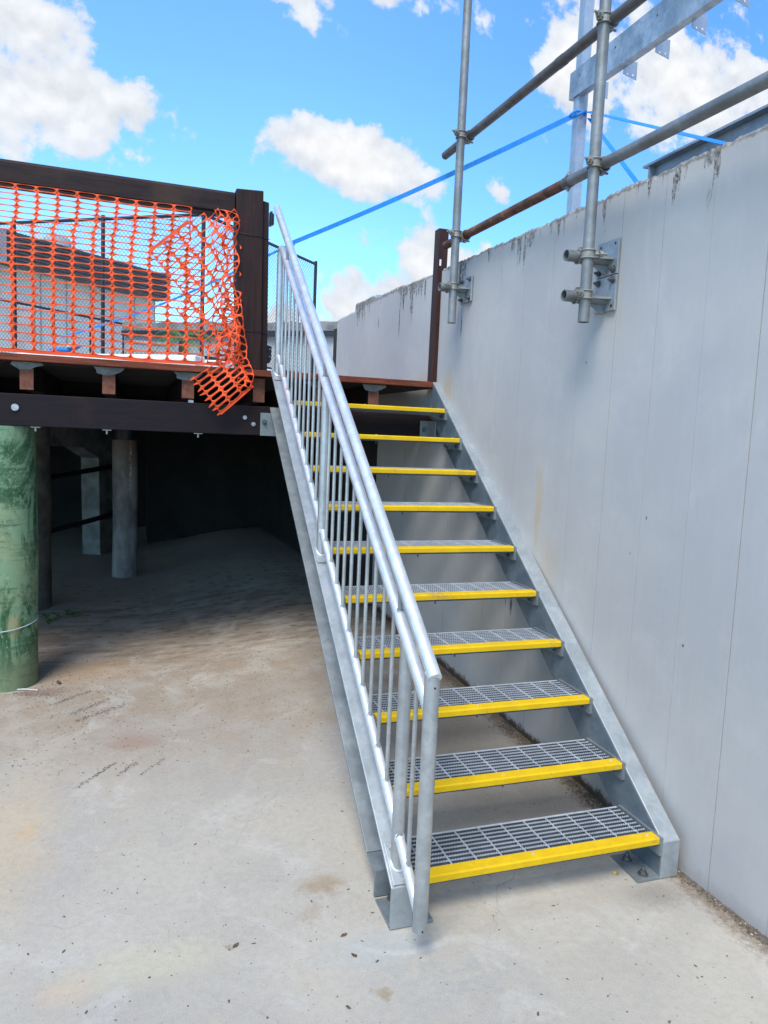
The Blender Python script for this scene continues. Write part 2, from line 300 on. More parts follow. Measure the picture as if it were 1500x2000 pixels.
M['deck'] = mat_wood('oiled_deck_timber', (.09, .022, .011), (.20, .055, .028), (1.2, 14, 14), .6)
M['joist'] = mat_wood('joist_end_grain', (.12, .045, .03), (.22, .09, .058), (8, 8, 8), .75)
M['beamwood'] = mat_wood('dark_hardwood_beam', (.006, .004, .006), (.015, .009, .012), (1, 9, 9), .62, weather=((.055, .024, .014), .4))
M['rail'] = mat_wood('dark_hardwood_rail', (.012, .006, .006), (.028, .014, .012), (1, 12, 12), .5, weather=((.06, .034, .022), .5))
M['postwood'] = mat_wood('dark_hardwood_post', (.012, .006, .006), (.034, .014, .012), (12, 12, .9), .55)
M['stick'] = mat_wood('chocolate_brown_post', (.030, .013, .012), (.050, .022, .020), (12, 12, 1), .5)
M['orange'] = mat_simple('orange_plastic_mesh', (.74, .085, .02), .5, 0, .16, 9, .05, spec=.3, dirt=((.45, .09, .04), .5))
M['green'] = mat_green_pile(); M['column'] = mat_column()
M['oldcon'] = mat_simple('old_formed_concrete', (.20, .205, .20), .85, 0, .35, 5, .3, dirt=((.09, .09, .09), .8))
M['pile'] = mat_simple('dark_stained_pile', (.075, .07, .062), .85, 0, .4, 7, .3, dirt=((.06, .075, .035), .8))
M['dark'] = mat_simple('shade_and_joint_black', (.018, .018, .019), .95, 0, .3, 3)  # near-black for wall joints and for under-deck shade put into the colour
M['black'] = mat_simple('black_powder_coat', (.012, .013, .018), .4, 0, .2, 20)
M['wire'] = mat_simple('black_coated_wire', (.012, .014, .018), .5, 0, .1)
M['blue'] = mat_simple('blue_ratchet_strap', (.012, .22, .66), .6, 0, .12, 30)
M['white'] = mat_simple('white_kerb_paint', (.78, .79, .78), .7, 0, .06, 8, .2, dirt=((.5, .49, .46), .5))
M['terrace'] = mat_simple('pale_terrace_concrete', (.42, .41, .38), .85, 0, .15, 2)
M['cream'] = mat_simple('pale_green_cladding', (.72, .72, .64), .7, 0, .07, 3, .1)
M['roof'] = mat_simple('dark_ribbed_roof_sheet', (.085, .07, .068), .5, .1, .25, 8)
M['grey'] = mat_simple('grey_render', (.34, .35, .36), .8, 0, .15, 6)
M['leaf'] = mat_simple('green_leaf', (.055, .13, .03), .55, 0, .4, 30)
M['palm'] = mat_simple('palm_frond_green', (.075, .16, .045), .5, 0, .4, 14)
M['grass'] = mat_simple('grass_blades', (.07, .12, .03), .6, 0, .5, 20)
M['crumb'] = mat_simple('dark_crumbs', (.11, .09, .07), .9, 0, .5, 60)
M['dry'] = mat_simple('dry_leaf_brown', (.11, .06, .035), .7, 0, .4, 50)
M['twine'] = mat_simple('pale_blue_twine', (.33, .42, .5), .8)
M['flash'] = mat_simple('bitumen_joist_flashing', (.14, .15, .145), .7, 0, .3, 20)
M['whitep'] = mat_simple('white_plastic', (.72, .74, .76), .4)

# ------------------------------------------------------------------ mesh helper
class MB:
    def __init__(s): s.v = []; s.f = []; s.sm = []
    def add(s, vs, fs, smooth=False):
        o = len(s.v); s.v += [tuple(v) for v in vs]; s.f += [[i+o for i in f] for f in fs]; s.sm += [smooth]*len(fs); return s
    def box(s, x0, x1, y0, y1, z0, z1):
        return s.add([(x0,y0,z0),(x1,y0,z0),(x1,y1,z0),(x0,y1,z0),(x0,y0,z1),(x1,y0,z1),(x1,y1,z1),(x0,y1,z1)],
                     [(3,2,1,0),(4,5,6,7),(0,1,5,4),(1,2,6,5),(2,3,7,6),(3,0,4,7)])
    def obox(s, c, ax, ay, az, hx, hy, hz):
        c, ax, ay, az = Vector(c), Vector(ax).normalized(), Vector(ay).normalized(), Vector(az).normalized()
        vs = [c+ax*hx*i+ay*hy*j+az*hz*k for k in (-1,1) for j in (-1,1) for i in (-1,1)]
        return s.add(vs, [(2,3,1,0),(4,5,7,6),(0,1,5,4),(1,3,7,5),(3,2,6,7),(2,0,4,6)])
    def prism(s, poly, axis, a, b):       # poly of 2D points; axis 'x','y','z'
        n = len(poly)
        def P(p, t): return {'x': (t, p[0], p[1]), 'y': (p[0], t, p[1]), 'z': (p[0], p[1], t)}[axis]
        vs = [P(p, a) for p in poly]+[P(p, b) for p in poly]
        fs = [list(range(n))[::-1], list(range(n, 2*n))]+[(i, (i+1) % n, n+(i+1) % n, n+i) for i in range(n)]
        return s.add(vs, fs)
    def path(s, pts, r, seg=16, cap=True, closed=False):
        pts = [Vector(p) for p in pts]; n = len(pts); rs = r if isinstance(r, (list, tuple)) else [r]*n
        rings = []; prev = None
        for i, p in enumerate(pts):
            if closed: t = (pts[(i+1) % n]-pts[i-1])
            else: t = (pts[min(i+1, n-1)]-pts[max(i-1, 0)])
            t.normalize()
            if prev is None:
                a = Vector((0, 0, 1)) if abs(t.z) < .9 else Vector((1, 0, 0)); u = t.cross(a).normalized()
            else: u = (prev-t*prev.dot(t)).normalized()
            prev = u; w = t.cross(u)
            rings.append([p+(u*math.cos(2*math.pi*k/seg)+w*math.sin(2*math.pi*k/seg))*rs[i] for k in range(seg)])
        vs = [v for rg in rings for v in rg]; fs = []
        m = n if closed else n-1
        for i in range(m):
            j = (i+1) % n
            for k in range(seg): fs.append((i*seg+k, i*seg+(k+1) % seg, j*seg+(k+1) % seg, j*seg+k))
        s.add(vs, fs, True)
        if cap and not closed:
            s.add(rings[0], [list(range(seg))[::-1]]); s.add(rings[-1], [list(range(seg))])
        return s
    def tube(s, a, b, r, seg=16, cap=True): return s.path([a, b], r, seg, cap)
    def pipe(s, a, b, r, wall=.003, seg=24):      # open ended pipe
        a, b = Vector(a), Vector(b); t = (b-a).normalized(); q = Vector((0,0,1)) if abs(t.z) < .9 else Vector((1,0,0)); u = t.cross(q).normalized(); w = t.cross(u)
        rg = lambda p, rr: [p+(u*math.cos(2*math.pi*k/seg)+w*math.sin(2*math.pi*k/seg))*rr for k in range(seg)]
        o = rg(a, r)+rg(b, r); i = rg(a, r-wall)+rg(b, r-wall); fs = []
        s.add(o, [(k, (k+1) % seg, seg+(k+1) % seg, seg+k) for k in range(seg)], True)
        s.add(i, [(k, seg+k, seg+(k+1) % seg, (k+1) % seg) for k in range(seg)], True)
        for e in (0, 1): s.add(o[e*seg:(e+1)*seg]+i[e*seg:(e+1)*seg], [(k, (k+1) % seg, seg+(k+1) % seg, seg+k)[::-1 if e else 1] for k in range(seg)])
        return s
    def hexbolt(s, c, n, r=.012, h=.009, washer=True, stud=.012):
        c, n = Vector(c), Vector(n).normalized()
        if washer: s.tube(c, c+n*.0025, r*1.45, 16)
        s.tube(c+n*.0026, c+n*(.0026+h), r, 6)
        for i in range(-6, 0): s.sm[i] = False
        if stud: s.tube(c+n*(h+.002), c+n*(h+stud), r*.5, 10)
        return s
    def build(s, name, mat, parent=None, bevel=0, solid=0):
        org = Vector((0, 0, 0))
        if parent is not None:
            q = parent
            while q is not None: org += q.location; q = q.parent
        me = bpy.data.meshes.new(name)
        me.from_pydata([(v[0]-org.x, v[1]-org.y, v[2]-org.z) for v in s.v], [], s.f)
        me.polygons.foreach_set('use_smooth', s.sm); me.update()
        bm = bmesh.new(); bm.from_mesh(me); bmesh.ops.recalc_face_normals(bm, faces=bm.faces); bm.to_mesh(me); bm.free()
        me.materials.append(mat)
        o = bpy.data.objects.new(name, me); COL.objects.link(o)
        if parent is not None: o.parent = parent
        if bevel:
            md = o.modifiers.new('bevel', 'BEVEL'); md.width = bevel; md.segments = 2; md.limit_method = 'ANGLE'; md.angle_limit = R(40)
        if solid:
            md = o.modifiers.new('thick', 'SOLIDIFY'); md.thickness = solid; md.offset = 0
        return o

def each(name, mat, parent, items, fn, **kw):
    return [(lambda f: (fn(f, it), f.build(name, mat, parent, **kw))[1])(MB()) for it in items]
def thing(name, label, cat, loc=(0, 0, 0), group=None):
    o = bpy.data.objects.new(name, None); COL.objects.link(o); o.location = loc; o.empty_display_size = .1
    return tag(o, label, cat, group)
def tag(o, label, cat, group=None):
    o['label'] = label; o['category'] = cat
    if group: o['group'] = group
    return o
def struct(o, kind='structure', label=None, cat=None):
    o['kind'] = kind
    if label: o['label'] = label
    if cat: o['category'] = cat
    return o
def kids(o): return [c for c in COL.objects if c.parent == o]
def copy_tree(o, parent=None):
    c = o.copy(); COL.objects.link(c)
    if parent is not None: c.parent = parent
    for ch in kids(o): copy_tree(ch, c)
    return c
def lerp(a, b, t): return a+(b-a)*t

FS = .0576                                # the slab rises gently towards the back
def floor_z(y, x=0.):      # it rises along the wall and stays nearly level on the left
    k = min(1., max(0., (x+1.9)/1.6)); k = .25+.75*k*k*(3-2*k)
    return (max(0., min(y, 5.3)-.244))*FS*k
def wall_x(y): return .1434-.0343*y

# ================================================================== SETTING
g = MB()
xs = [-80, -30, -12, -6, -4, -3, -2.2, -1.9, -1.7, -1.5, -1.3, -1.1, -.9, -.7, -.5, -.3, 0, .6, 2, 30, 80]; ysl = [-80, -30, -10, -4, -2, -1, 0, .244, 1, 2, 3, 4, 5.3, 7, 9.6, 12, 40]
vs = [(x, y, floor_z(y, x)) for y in ysl for x in xs]; nx = len(xs)
g.add(vs, [(j*nx+i, j*nx+i+1, (j+1)*nx+i+1, (j+1)*nx+i) for j in range(len(ysl)-1) for i in range(nx-1)])
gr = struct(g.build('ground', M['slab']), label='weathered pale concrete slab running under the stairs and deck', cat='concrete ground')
t = MB(); t.box(-60, .02, 4.62, 9.8, 1.62, 2.0); t.box(-60, 60, 9.8, 400, 1.2, 2.004)
struct(t.build('terrace', M['terrace']), label='pale raised terrace beyond the timber deck', cat='terrace')
t = MB(); t.box(.40, 60, -60, 8.3, -.5, 2.3)
struct(t.build('raised_yard', M['terrace']), label='raised ground behind the tall pale wall', cat='raised ground')

# ---- tall pale wall of narrow vertical panels
wl = thing('panel_wall', 'tall pale grey wall of narrow vertical panels with crumbling top edge', 'wall', (.14, 0, 0))
PW = .2567
rnd = random.Random(5)
def top_z(y):
    if y > 4.98: return 2.655
    if y > 4.72: return 2.668
    if y > 4.50: return 2.675
    if y > 4.0: return 2.735
    if y > 3.4: return 2.715
    return 2.702
c = MB(); c.prism([(wall_x(-9)+.03, -9), (wall_x(5.23)+.03, 5.23), (wall_x(5.23)+.17, 5.23), (wall_x(-9)+.17, -9)][::-1], 'z', -.2, 2.60)
c.build('wall_core', M['dark'], wl)
j = -36
while True:
    y0 = .139+j*PW; y1 = y0+PW; j += 1
    if y0 > 5.0: break
    strong = (j-1) % 3 == 0; gp = .0036 if strong else .0016; gp2 = .0036 if j % 3 == 0 else .0016
    ya, yb = y0+gp*.5, y1-gp2*.5
    if yb > 5.23: yb = 5.23
    if ya < -9: ya = -9
    n = 18; rows = []
    off = rnd.uniform(-.0012, .0012)
    for i in range(n+1):
        yy = lerp(ya, yb, i/n); zt = top_z(yy)+(rnd.uniform(-.0025, .002) if rnd.random() < .8 else rnd.uniform(-.012, -.003))+.007*mnoise.noise(Vector((yy*5, 1, 2)))
        xf = wall_x(yy)+off
        rows.append(((xf, yy, -.15), (xf, yy, zt-.012), (xf+rnd.uniform(.001, .012), yy, zt), (xf+.075, yy, zt+rnd.uniform(-.01, .012)), (xf+.165, yy, zt+rnd.uniform(-.012, .006)), (xf+.165, yy, -.15)))
    p = MB(); vv = [q for r_ in rows for q in r_]; k = 6; ff = []
    for i in range(n):
        for q in range(5): ff.append((i*k+q, (i+1)*k+q, (i+1)*k+q+1, i*k+q+1))
    ff.append((0, 1, 2, 3, 4, 5)); ff.append(tuple(n*k+q for q in (5, 4, 3, 2, 1, 0)))
    p.add(vv, ff); p.build('wall_panel', M['wall'], wl, bevel=0)

# ================================================================== STAIRCASE
GO, RI, Z0, SW = .2443, .18, -.0125, .9667
SL = .742
def ftop(y): return .146+SL*(y-.2435)
stair = thing('metal_staircase', 'galvanised steel staircase with yellow nosed grating treads and a tubular handrail', 'staircase', (-.5, .25, 0))
YT = 2.700
def stringer(side):
    s_ = 1 if side > 0 else -1
    xw_ = .014 if side > 0 else -.981      # inner web face
    xo = xw_+s_*.078; xi2 = xw_+s_*.008
    D = .235
    zb = ftop(YT)
    b = MB()
    ft = .011
    # web
    poly = [(.2435, 0.004), (.2435, .146), (YT, zb), (YT, zb-D), (.243+.178, ftop(.421)-D+.06), (.421, .004)]
    b.prism([(.2549, .005), (.2549, ftop(.2549)-.0142), (YT, zb-.0142), (YT, zb-D+.001), (.52, ftop(.52)-D+.001), (.421, .075), (.421, .005)], 'x', xw_, xi2)
    b.build('web', M['web'], st_parent[0])
    f = MB()
    a, b2 = (xi2, xo) if s_ > 0 else (xo, xi2)
    def strip(p0, p1, th):          # flange as a slab from p0 to p1 in (y,z), thickness th measured below
        dy, dz = p1[0]-p0[0], p1[1]-p0[1]; L_ = math.hypot(dy, dz); ny, nz = -dz/L_, dy/L_
        return [p0, p1, (p1[0]-ny*th, p1[1]-nz*th), (p0[0]-ny*th, p0[1]-nz*th)]
    x0, x1 = (xw_, xo) if s_ > 0 else (xo, xw_)
    f.prism(strip((.2437, .1462), (YT+.001, zb), ft), 'x', x0, x1)
    f.prism([(.2437, .004), (.2437+ft, .004), (.2437+ft, .139), (.2437, .1462)], 'x', x0, x1)
    f.build('top_flange', M['galv_light'], st_parent[0], bevel=.0018)
    f = MB()
    yb0 = .52
    f.prism(strip((yb0-.012, ftop(yb0-.012)-D+ft/.8), (YT+.001, zb-D+ft/.8), ft), 'x', a, b2)
    f.prism([(.421-ft, .012), (.421, .012), (.421, ftop(.508)-D-.004), (.421-ft, ftop(.508)-D-.004+.006)], 'x', a, b2)
    f.prism([(.421-ft, ftop(.508)-D-.005), (.421, ftop(.508)-D-.013), (yb0-.008, ftop(yb0-.012)-D+.002), (yb0-.014, ftop(yb0-.012)-D+.0135)], 'x', a, b2)
    f.build('bottom_flange', M['galv_flat'], st_parent[0], bevel=.0015)
    # foot plate
    fp = MB()
    if s_ > 0: fp.box(-.085, xo, .2455, .415, .0015, .0125)
    else: fp.box(xo, -.905, .2455, .4, .0015, .0125)
    fpo = fp.build('foot_plate', M['galv_flat'], st_parent[0], bevel=.0015)
    each('bolt', M['boltdark'], fpo, [(-.040, .371, .0125), (-.040, .275, .0125)] if s_ > 0 else [(-.935, .30, .0125), (-1.0, .385, .0125)], lambda b_, c_: b_.hexbolt(c_, (0, 0, 1), .014, .012, True, .02))
    # cleat that bolts the stringer to the beam
    cl = MB()
    if s_ > 0: cl.box(-.052, .012, 2.722, 2.731, 1.578, 1.712); cl.box(.004, .0125, 2.60, 2.7215, 1.578, 1.712)
    else: cl.box(-1.112, -.992, 2.722, 2.731, 1.572, 1.712); cl.box(-.9905, -.982, 2.62, 2.721, 1.575, 1.70)
    clo = cl.build('cleat', M['galv_flat'], st_parent[0], bevel=.001)
    bb = MB(); bb.hexbolt((-.022 if s_ > 0 else -1.088, 2.722, 1.655), (0, -1, 0), .012, .009, True, .014); bb.build('bolt', M['boltdark'], clo)
st_parent = [None]
for side in (1, -1):
    e = bpy.data.objects.new('stringer', None); COL.objects.link(e); e.parent = stair; e.location = ((.05 if side > 0 else -1.02)+.5, 0, 0); e.empty_display_size = .1
    e['label'] = 'channel stringer against the wall' if side > 0 else 'outer channel stringer carrying the handrail'
    st_parent[0] = e; stringer(side)

# ---- treads
y1, z1 = GO, Z0+RI
tr = bpy.data.objects.new('tread', None); COL.objects.link(tr); tr.parent = stair; tr.location = (-.4833+.5, y1-.25, z1); tr.empty_display_size = .1
x0, x1 = -SW, 0.0
gb = MB()
ZT = z1-.0035; BD = .028
bars = [y1+.054+i*.0245 for i in range(9)]
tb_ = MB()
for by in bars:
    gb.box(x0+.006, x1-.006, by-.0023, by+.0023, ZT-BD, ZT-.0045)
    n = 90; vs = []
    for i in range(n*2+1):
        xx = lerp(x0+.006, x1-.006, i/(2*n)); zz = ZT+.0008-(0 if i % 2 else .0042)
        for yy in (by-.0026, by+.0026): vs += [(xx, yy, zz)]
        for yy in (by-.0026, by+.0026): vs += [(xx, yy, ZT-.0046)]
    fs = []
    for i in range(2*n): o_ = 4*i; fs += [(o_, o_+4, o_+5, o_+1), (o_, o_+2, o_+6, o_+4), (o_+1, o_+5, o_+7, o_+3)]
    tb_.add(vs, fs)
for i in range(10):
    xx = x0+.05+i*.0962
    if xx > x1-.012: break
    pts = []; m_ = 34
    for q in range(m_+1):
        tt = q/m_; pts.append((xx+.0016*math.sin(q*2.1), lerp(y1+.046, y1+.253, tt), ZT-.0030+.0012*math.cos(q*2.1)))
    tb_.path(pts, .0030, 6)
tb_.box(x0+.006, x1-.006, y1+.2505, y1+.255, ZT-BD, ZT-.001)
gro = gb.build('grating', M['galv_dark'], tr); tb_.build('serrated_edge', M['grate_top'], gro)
nb = MB()
H = .0255
nb.prism([(y1+.0006, z1-H), (y1+.0006, z1-.005), (y1+.005, z1), (y1+.050, z1), (y1+.050, z1-.005), (y1+.007, z1-.0065), (y1+.0065, z1-H)], 'x', x0+.002, x1-.001)
no = nb.build('nosing', M['nosing'], tr, bevel=.0012)
each('rivet', M['rivet'], no, (x0+.05, -.52, -.036), lambda f_, xx: f_.tube((xx, y1+.030, z1+.0002), (xx, y1+.030, z1+.0022), .0062, 12))
ca = MB(); ca.box(x0+.004, x1-.003, y1+.009, y1+.0145, z1-.034, z1-.0075)
ca.box(x0+.006, x1-.006, y1+.0146, y1+.04, z1-.0345, z1-.029)
ca.tube((-.52, y1+.03, z1-.050), (-.52, y1+.03, z1-.031), .0035, 8)
ca.build('carrier_angle', M['galv_dark'], tr)
for xa, xb in ((x1, x1+.0055), (x0-.0055, x0)):
    ep = MB(); xa, xb = (xa, xb+.0075) if xa >= 0 else (xa-.0075, xb); ep.prism([(y1-.002, z1-.070), (y1-.002, z1-.001), (y1+.256, z1-.001), (y1+.256, z1-.045), (y1+.20, z1-.070)], 'x', xa, xb)
    e_ = ep.build('end_plate', M['galv_flat'], tr)
    sg = -1 if xa >= 0 else 1
    each('bolt', M['boltdark'], e_, (.055, .19), lambda f_, yy: f_.hexbolt((xa if sg < 0 else xb, y1+yy, z1-.050), (sg, 0, 0), .009, .007, True, .01))
for i in range(1, 10):
    cpy = copy_tree(tr, stair); cpy.location = tr.location+Vector((0, GO*i, RI*i))

# ---- handrail: posts, rails, balusters all in the plane over the outer stringer
XR = -1.022
hr = bpy.data.objects.new('handrail', None); COL.objects.link(hr); hr.parent = stair; hr.location = (XR+.5, 0, 0); hr.empty_display_size = .1
hr['label'] = 'shiny tubular handrail frame with round balusters'
def onr(y, h): return Vector((XR, y, ftop(y)+h))
HU, HL, HB = .893, .767, .112
ye = .088
f = MB(); r1 = .0222
top_end = 2.850
p_top = Vector((XR, ye, ftop(ye)+HU-.004))
# upper rail
e2 = onr(top_end, HU)
f.path([onr(ye-.020, HU-.0), onr(top_end-.0, HU)], .0218, 24)
o_ = f.build('top_rail', M['galv'], hr)
f = MB()
zz = ftop(ye)+HU
f.path([(XR, ye, .105), (XR, ye, .118), (XR, ye, zz-.028)], [r1, r1+.0012, r1+.0012], 24)
f.path([(XR, ye, zz-.030), (XR, ye, zz-.004)], r1+.0013, 24)
# weld rings + vent holes
f.path([(XR+math.cos(a)*.0225, ye+math.sin(a)*.0225, zz-.004+math.sin(a)*.0225*SL*.9) for a in [q*math.pi/10 for q in range(20)]], .0022, 6, closed=True)
f.build('end_post', M['galv_post'], hr)
each('vent_hole', M['black'], hr, (zz-.043, .115), lambda f_, z_: f_.tube((XR, ye-.021, z_), (XR, ye-.0246, z_), .0032, 10))
# lower handrail with elbow into the last post
ytop = 2.672
f = MB()
pts = [onr(ye+.006, HL-.002)]
for y_ in (ye+.3, 1.0, 2.0): pts.append(onr(y_, HL))
Y3 = 2.672
ang = math.atan(SL)
f.path(pts+[onr(Y3-.075, HL)]+[Vector((XR, Y3-.075+q[0], ftop(Y3-.075)+HL+q[1])) for q in ((.03, .0195), (.052, .026), (.068, .022), (.075, .008), (.077, -.02))], .0208, 22)
f.build('lower_rail', M['galv'], hr)
# stubs joining the two rails
for ys_ in (.38, 1.50, 2.47):
    f = MB(); a = onr(ys_, HL+.012); f.tube(a, (XR+.0, ys_+.008, ftop(ys_)+HU-.01), .0075, 12)
    f.path([(XR+math.cos(q*.7854)*.0095, ys_+math.sin(q*.7854)*.0095, ftop(ys_)+HL+.0225+math.sin(q*.7854)*.008) for q in range(8)], .003, 6, closed=True)
    f.build('rail_stub', M['galv_flat'], hr)
# posts
P = (.306, 1.463, Y3)
for n_, yp in enumerate(P):
    f = MB(); zt = ftop(yp)+(HL-.012 if n_ < 2 else HL-.035)
    f.tube((XR, yp, ftop(yp)-.012), (XR, yp, zt), .0218, 24)
    po = f.build('post', M['galv_post'], hr)
    f = MB(); cc = Vector((XR+.002, yp-.002, ftop(yp-.002)+.0047)); ay = Vector((0, 1, SL)).normalized(); az = Vector((0, -SL, 1)).normalized()
    f.obox(cc, (1, 0, 0), ay, az, .032, .070, .004)
    bp = f.build('base_plate', M['galv_light'], po, bevel=.0015)
    f = MB(); f.path([cc+Vector((1, 0, 0))*math.cos(q*.5236)*.0245+ay*math.sin(q*.5236)*.0305+az*.0055 for q in range(12)], .0042, 8, closed=True); f.build('weld', M['galv'], bp)
    each('bolt', M['bolt'], bp, (-1, 1), lambda f_, s_: f_.hexbolt(cc+ay*s_*.052+Vector((.012*s_*-1, 0, 0))+az*.004, az, .0085, .008, True, .014))
# bottom rail in segments between posts
for (ya, yb) in ((ye, P[0]-.017), (P[0]+.016, P[1]-.016), (P[1]+.016, P[2]-.012)):
    f = MB(); a, b = onr(ya, HB), onr(yb, HB); f.tube(a, b, .0168, 20)
    d_ = (b-a).normalized()
    for e_ in (a, b):
        f.path([e_+Vector((math.cos(q*.5236)*.0165, math.sin(q*.5236)*.0165*0+0, math.sin(q*.5236)*.019)) for q in range(12)], .0028, 6, closed=True)
    f.build('bottom_rail', M['galv'], hr)
# balusters
by_ = [.205]+[.439+i*.1045 for i in range(10) if .439+i*.1045 < 1.40]+[1.600+i*.1075 for i in range(10)]
for yb in by_:
    f = MB(); zb_ = ftop(yb)+HB+.010; f.tube((XR, yb, zb_), (XR, yb, ftop(yb)+HL-.012), .0074, 12)
    f.path([(XR+math.cos(q*.7854)*.0085, yb+math.sin(q*.7854)*.0085, zb_+.0075+math.sin(q*.7854)*.0063) for q in range(8)], .0026, 6, closed=True)
    f.build('baluster', M['galv_post'], hr)

# ================================================================== DECK
deck = thing('timber_deck', 'raised hardwood deck on dark beam at the head of the stairs', 'deck', (-2, 3, 0))
for i in range(13):
    ya = 2.703+i*.147
    d = MB(); d.box(-6.5, (.168 if i == 0 else .02), ya, ya+.142, 1.932, 1.970-(.0 if i == 0 else .001)); d.build('deck_board', M['deck'], deck, bevel=.003)
jx = [-4.65, -4.20, -3.75, -3.30, -2.86, -2.422, -1.990, -1.545, -1.12, -.745, -.375]
flash_poly = [(-.078, .0), (.082, .0), (.083, -.014), (.052, -.028), (.012, -.046), (-.030, -.046), (-.060, -.036), (-.074, -.018)]
for q, x in enumerate(jx):
    d = MB(); d.box(x-.036, x+.036, 2.762, 4.60, 1.776, 1.922); jo = d.build('joist', M['beamwood'], deck, bevel=.002)  # joist sides near-black: the shade between joists is in the wood colour
    d = MB(); d.box(x-.0355, x+.0355, 2.7575, 2.7615, 1.7765, 1.9215); d.build('end_grain', M['joist'], jo, bevel=.001)
    if q != 8:
        d = MB(); jit = rnd.uniform(-.01, .01)
        d.prism([(x+a+jit*(1 if i_ % 2 else -1), 1.930+b_*(1+jit*8)) for i_, (a, b_) in enumerate(flash_poly)], 'y', 2.750, 2.7545); d.build('joist_flashing', M['flash'], jo, bevel=.0015)
d = MB(); d.box(-6.5, .02, 4.602, 4.617, 1.60, 1.93); d.build('shade_board', M['dark'], deck)  # dark board added so the gaps between joists end in black shade
d = MB(); d.box(-6.5, .02, 2.80, 4.6, 1.9245, 1.9305); d.build('shade_sheet', M['dark'], deck)  # black sheet added under the boards to stand for the shade there
d = MB(); d.box(-6.5, .10, 2.745, 2.815, 1.572, 1.752); be = d.build('beam', M['beamwood'], deck, bevel=.004)
d = MB(); d.box(-6.5, .10, 4.42, 4.50, 1.582, 1.772); d.build('beam', M['beamwood'], deck, bevel=.004)
for (x, z, r) in ((-2.48, 1.675, .0195), (-1.205, 1.678, .013), (-1.152, 1.640, .013)):
    d = MB(); d.tube((x, 2.744, z), (x, 2.738, z), r, 18); d.tube((x, 2.738, z), (x, 2.735, z), r*.7, 12); d.build('coach_bolt', M['bolt'], be)
for x in (-2.38, -2.0, -1.48):
    d = MB(); d.box(x-.025, x+.025, 2.77, 2.81, 1.566, 1.5715); d.tube((x, 2.775, 1.5655), (x, 2.775, 1.545), .006, 8); d.build('hanger_bolt', M['bolt'], be)
d = MB(); d.box(-1.542, -1.512, 2.762, 2.80, 1.7525, 1.768); d.build('packer', M['bolt'], be)

rl = thing('deck_railing', 'dark hardwood railing with square end post along deck edge', 'railing', (-1.2, 2.75, 1.97))
# leaning a hair like in the photograph
d = MB(); d.prism([(-1.262, 1.971), (-1.118, 1.971), (-1.128, 3.022), (-1.289, 3.014)], 'y', 2.712, 2.86); po = d.build('end_post', M['postwood'], rl, bevel=.005)
d = MB(); d.prism([(-1.117, 1.971), (-1.077, 1.971), (-1.090, 2.965), (-1.127, 2.972)], 'y', 2.735, 2.85); d.build('cover_strip', M['postwood'], rl, bevel=.003)
d = MB(); d.prism([(-6.4, 2.873), (-6.4, 2.975), (-1.290, 2.975), (-1.290, 2.880)], 'y', 2.75, 2.80)
d = MB()
for (x0_, x1_) in ((-6.4, -1.2905),):
    prof = [(2.735, 2.882), (2.735, 2.985), (2.748, 2.999), (2.80, 3.001), (2.85, 2.993), (2.862, 2.975), (2.862, 2.882), (2.85, 2.872), (2.748, 2.872)]
    d.prism(prof, 'x', x0_, x1_)
d.build('top_rail', M['rail'], rl, bevel=.003)
d = MB(); d.box(-1.076, -1.062, 2.76, 2.81, 2.845, 2.925); d.box(-1.061, -1.052, 2.765, 2.80, 2.85, 2.915); d.build('hinge_block', M['black'], rl, bevel=.002)
d = MB(); d.prism([(-1.076, 2.02), (-1.076, 2.13), (-1.046, 2.122), (-1.046, 2.045), (-1.058, 2.02)], 'y', 2.77, 2.80); la = d.build('latch_plate', M['black'], rl, bevel=.002)
each('screw', M['bolt'], la, (2.105, 2.06), lambda f_, z_: f_.tube((-1.058, 2.769, z_), (-1.058, 2.766, z_), .004, 8))
for z in (2.76, 2.20):
    d = MB(); d.path([(-1.291, 2.75, z), (-1.285, 2.709, z+.003), (-1.20, 2.708, z-.002), (-1.126, 2.709, z-.004), (-1.116, 2.732, z-.006), (-1.08, 2.733, z-.008)], .0018, 6); d.build('tie_wire', M['wire'], rl)
for px in (-3.2, -5.1):
    d = MB(); d.box(px-.07, px+.07, 2.72, 2.86, 1.971, 2.871); d.build('post', M['postwood'], rl, bevel=.005)

# post against the wall
d = MB(); d.prism([(.012, 1.971), (.080, 1.971), (.086, 2.957), (.016, 2.957)], 'y', 2.725, 2.80)
wp = tag(d.build('timber_post', M['stick'], None, bevel=.004), 'slim brown timber post standing on the deck against the pale wall', 'post')
d = MB(); d.box(.028, .040, 2.7225, 2.7245, 2.72, 2.76); tk = d.build('paper_tag', M['whitep'], wp)

# ================================================================== UNDER THE DECK
def pile(x, y, r, zt, m, name, label, cat, bulge=.012, seg=40, zb=None):
    f = MB(); n = 22; pts = []; rs = []
    zb = floor_z(y, x)-.02 if zb is None else zb
    for i in range(n+1):
        z = lerp(zb, zt, i/n); pts.append((x+.004*math.sin(z*3), y, z)); rs.append(r+bulge*mnoise.noise(Vector((x, z*2.2, y)))+.012*max(0, .2-(z-zb)))
    f.path(pts, rs, seg)
    return tag(f.build(name, m), label, cat)
gp = pile(-2.555, 2.905, .166, 1.5705, M['green'], 'green_pile', 'thick round pile stained green with a twine round it', 'pile')
d = MB(); d.path([(-2.560+.173*math.cos(q*math.pi/16), 2.905+.173*math.sin(q*math.pi/16), .415+.018*math.cos(q*math.pi/16)+.02*math.sin(q*math.pi/16*1.0)) for q in range(32)], .0028, 6, closed=True)
d.build('twine', M['twine'], None); bpy.data.objects['twine'].name = 'twine'
tag(bpy.data.objects['twine'], 'pale blue twine tied round the green pile', 'twine')
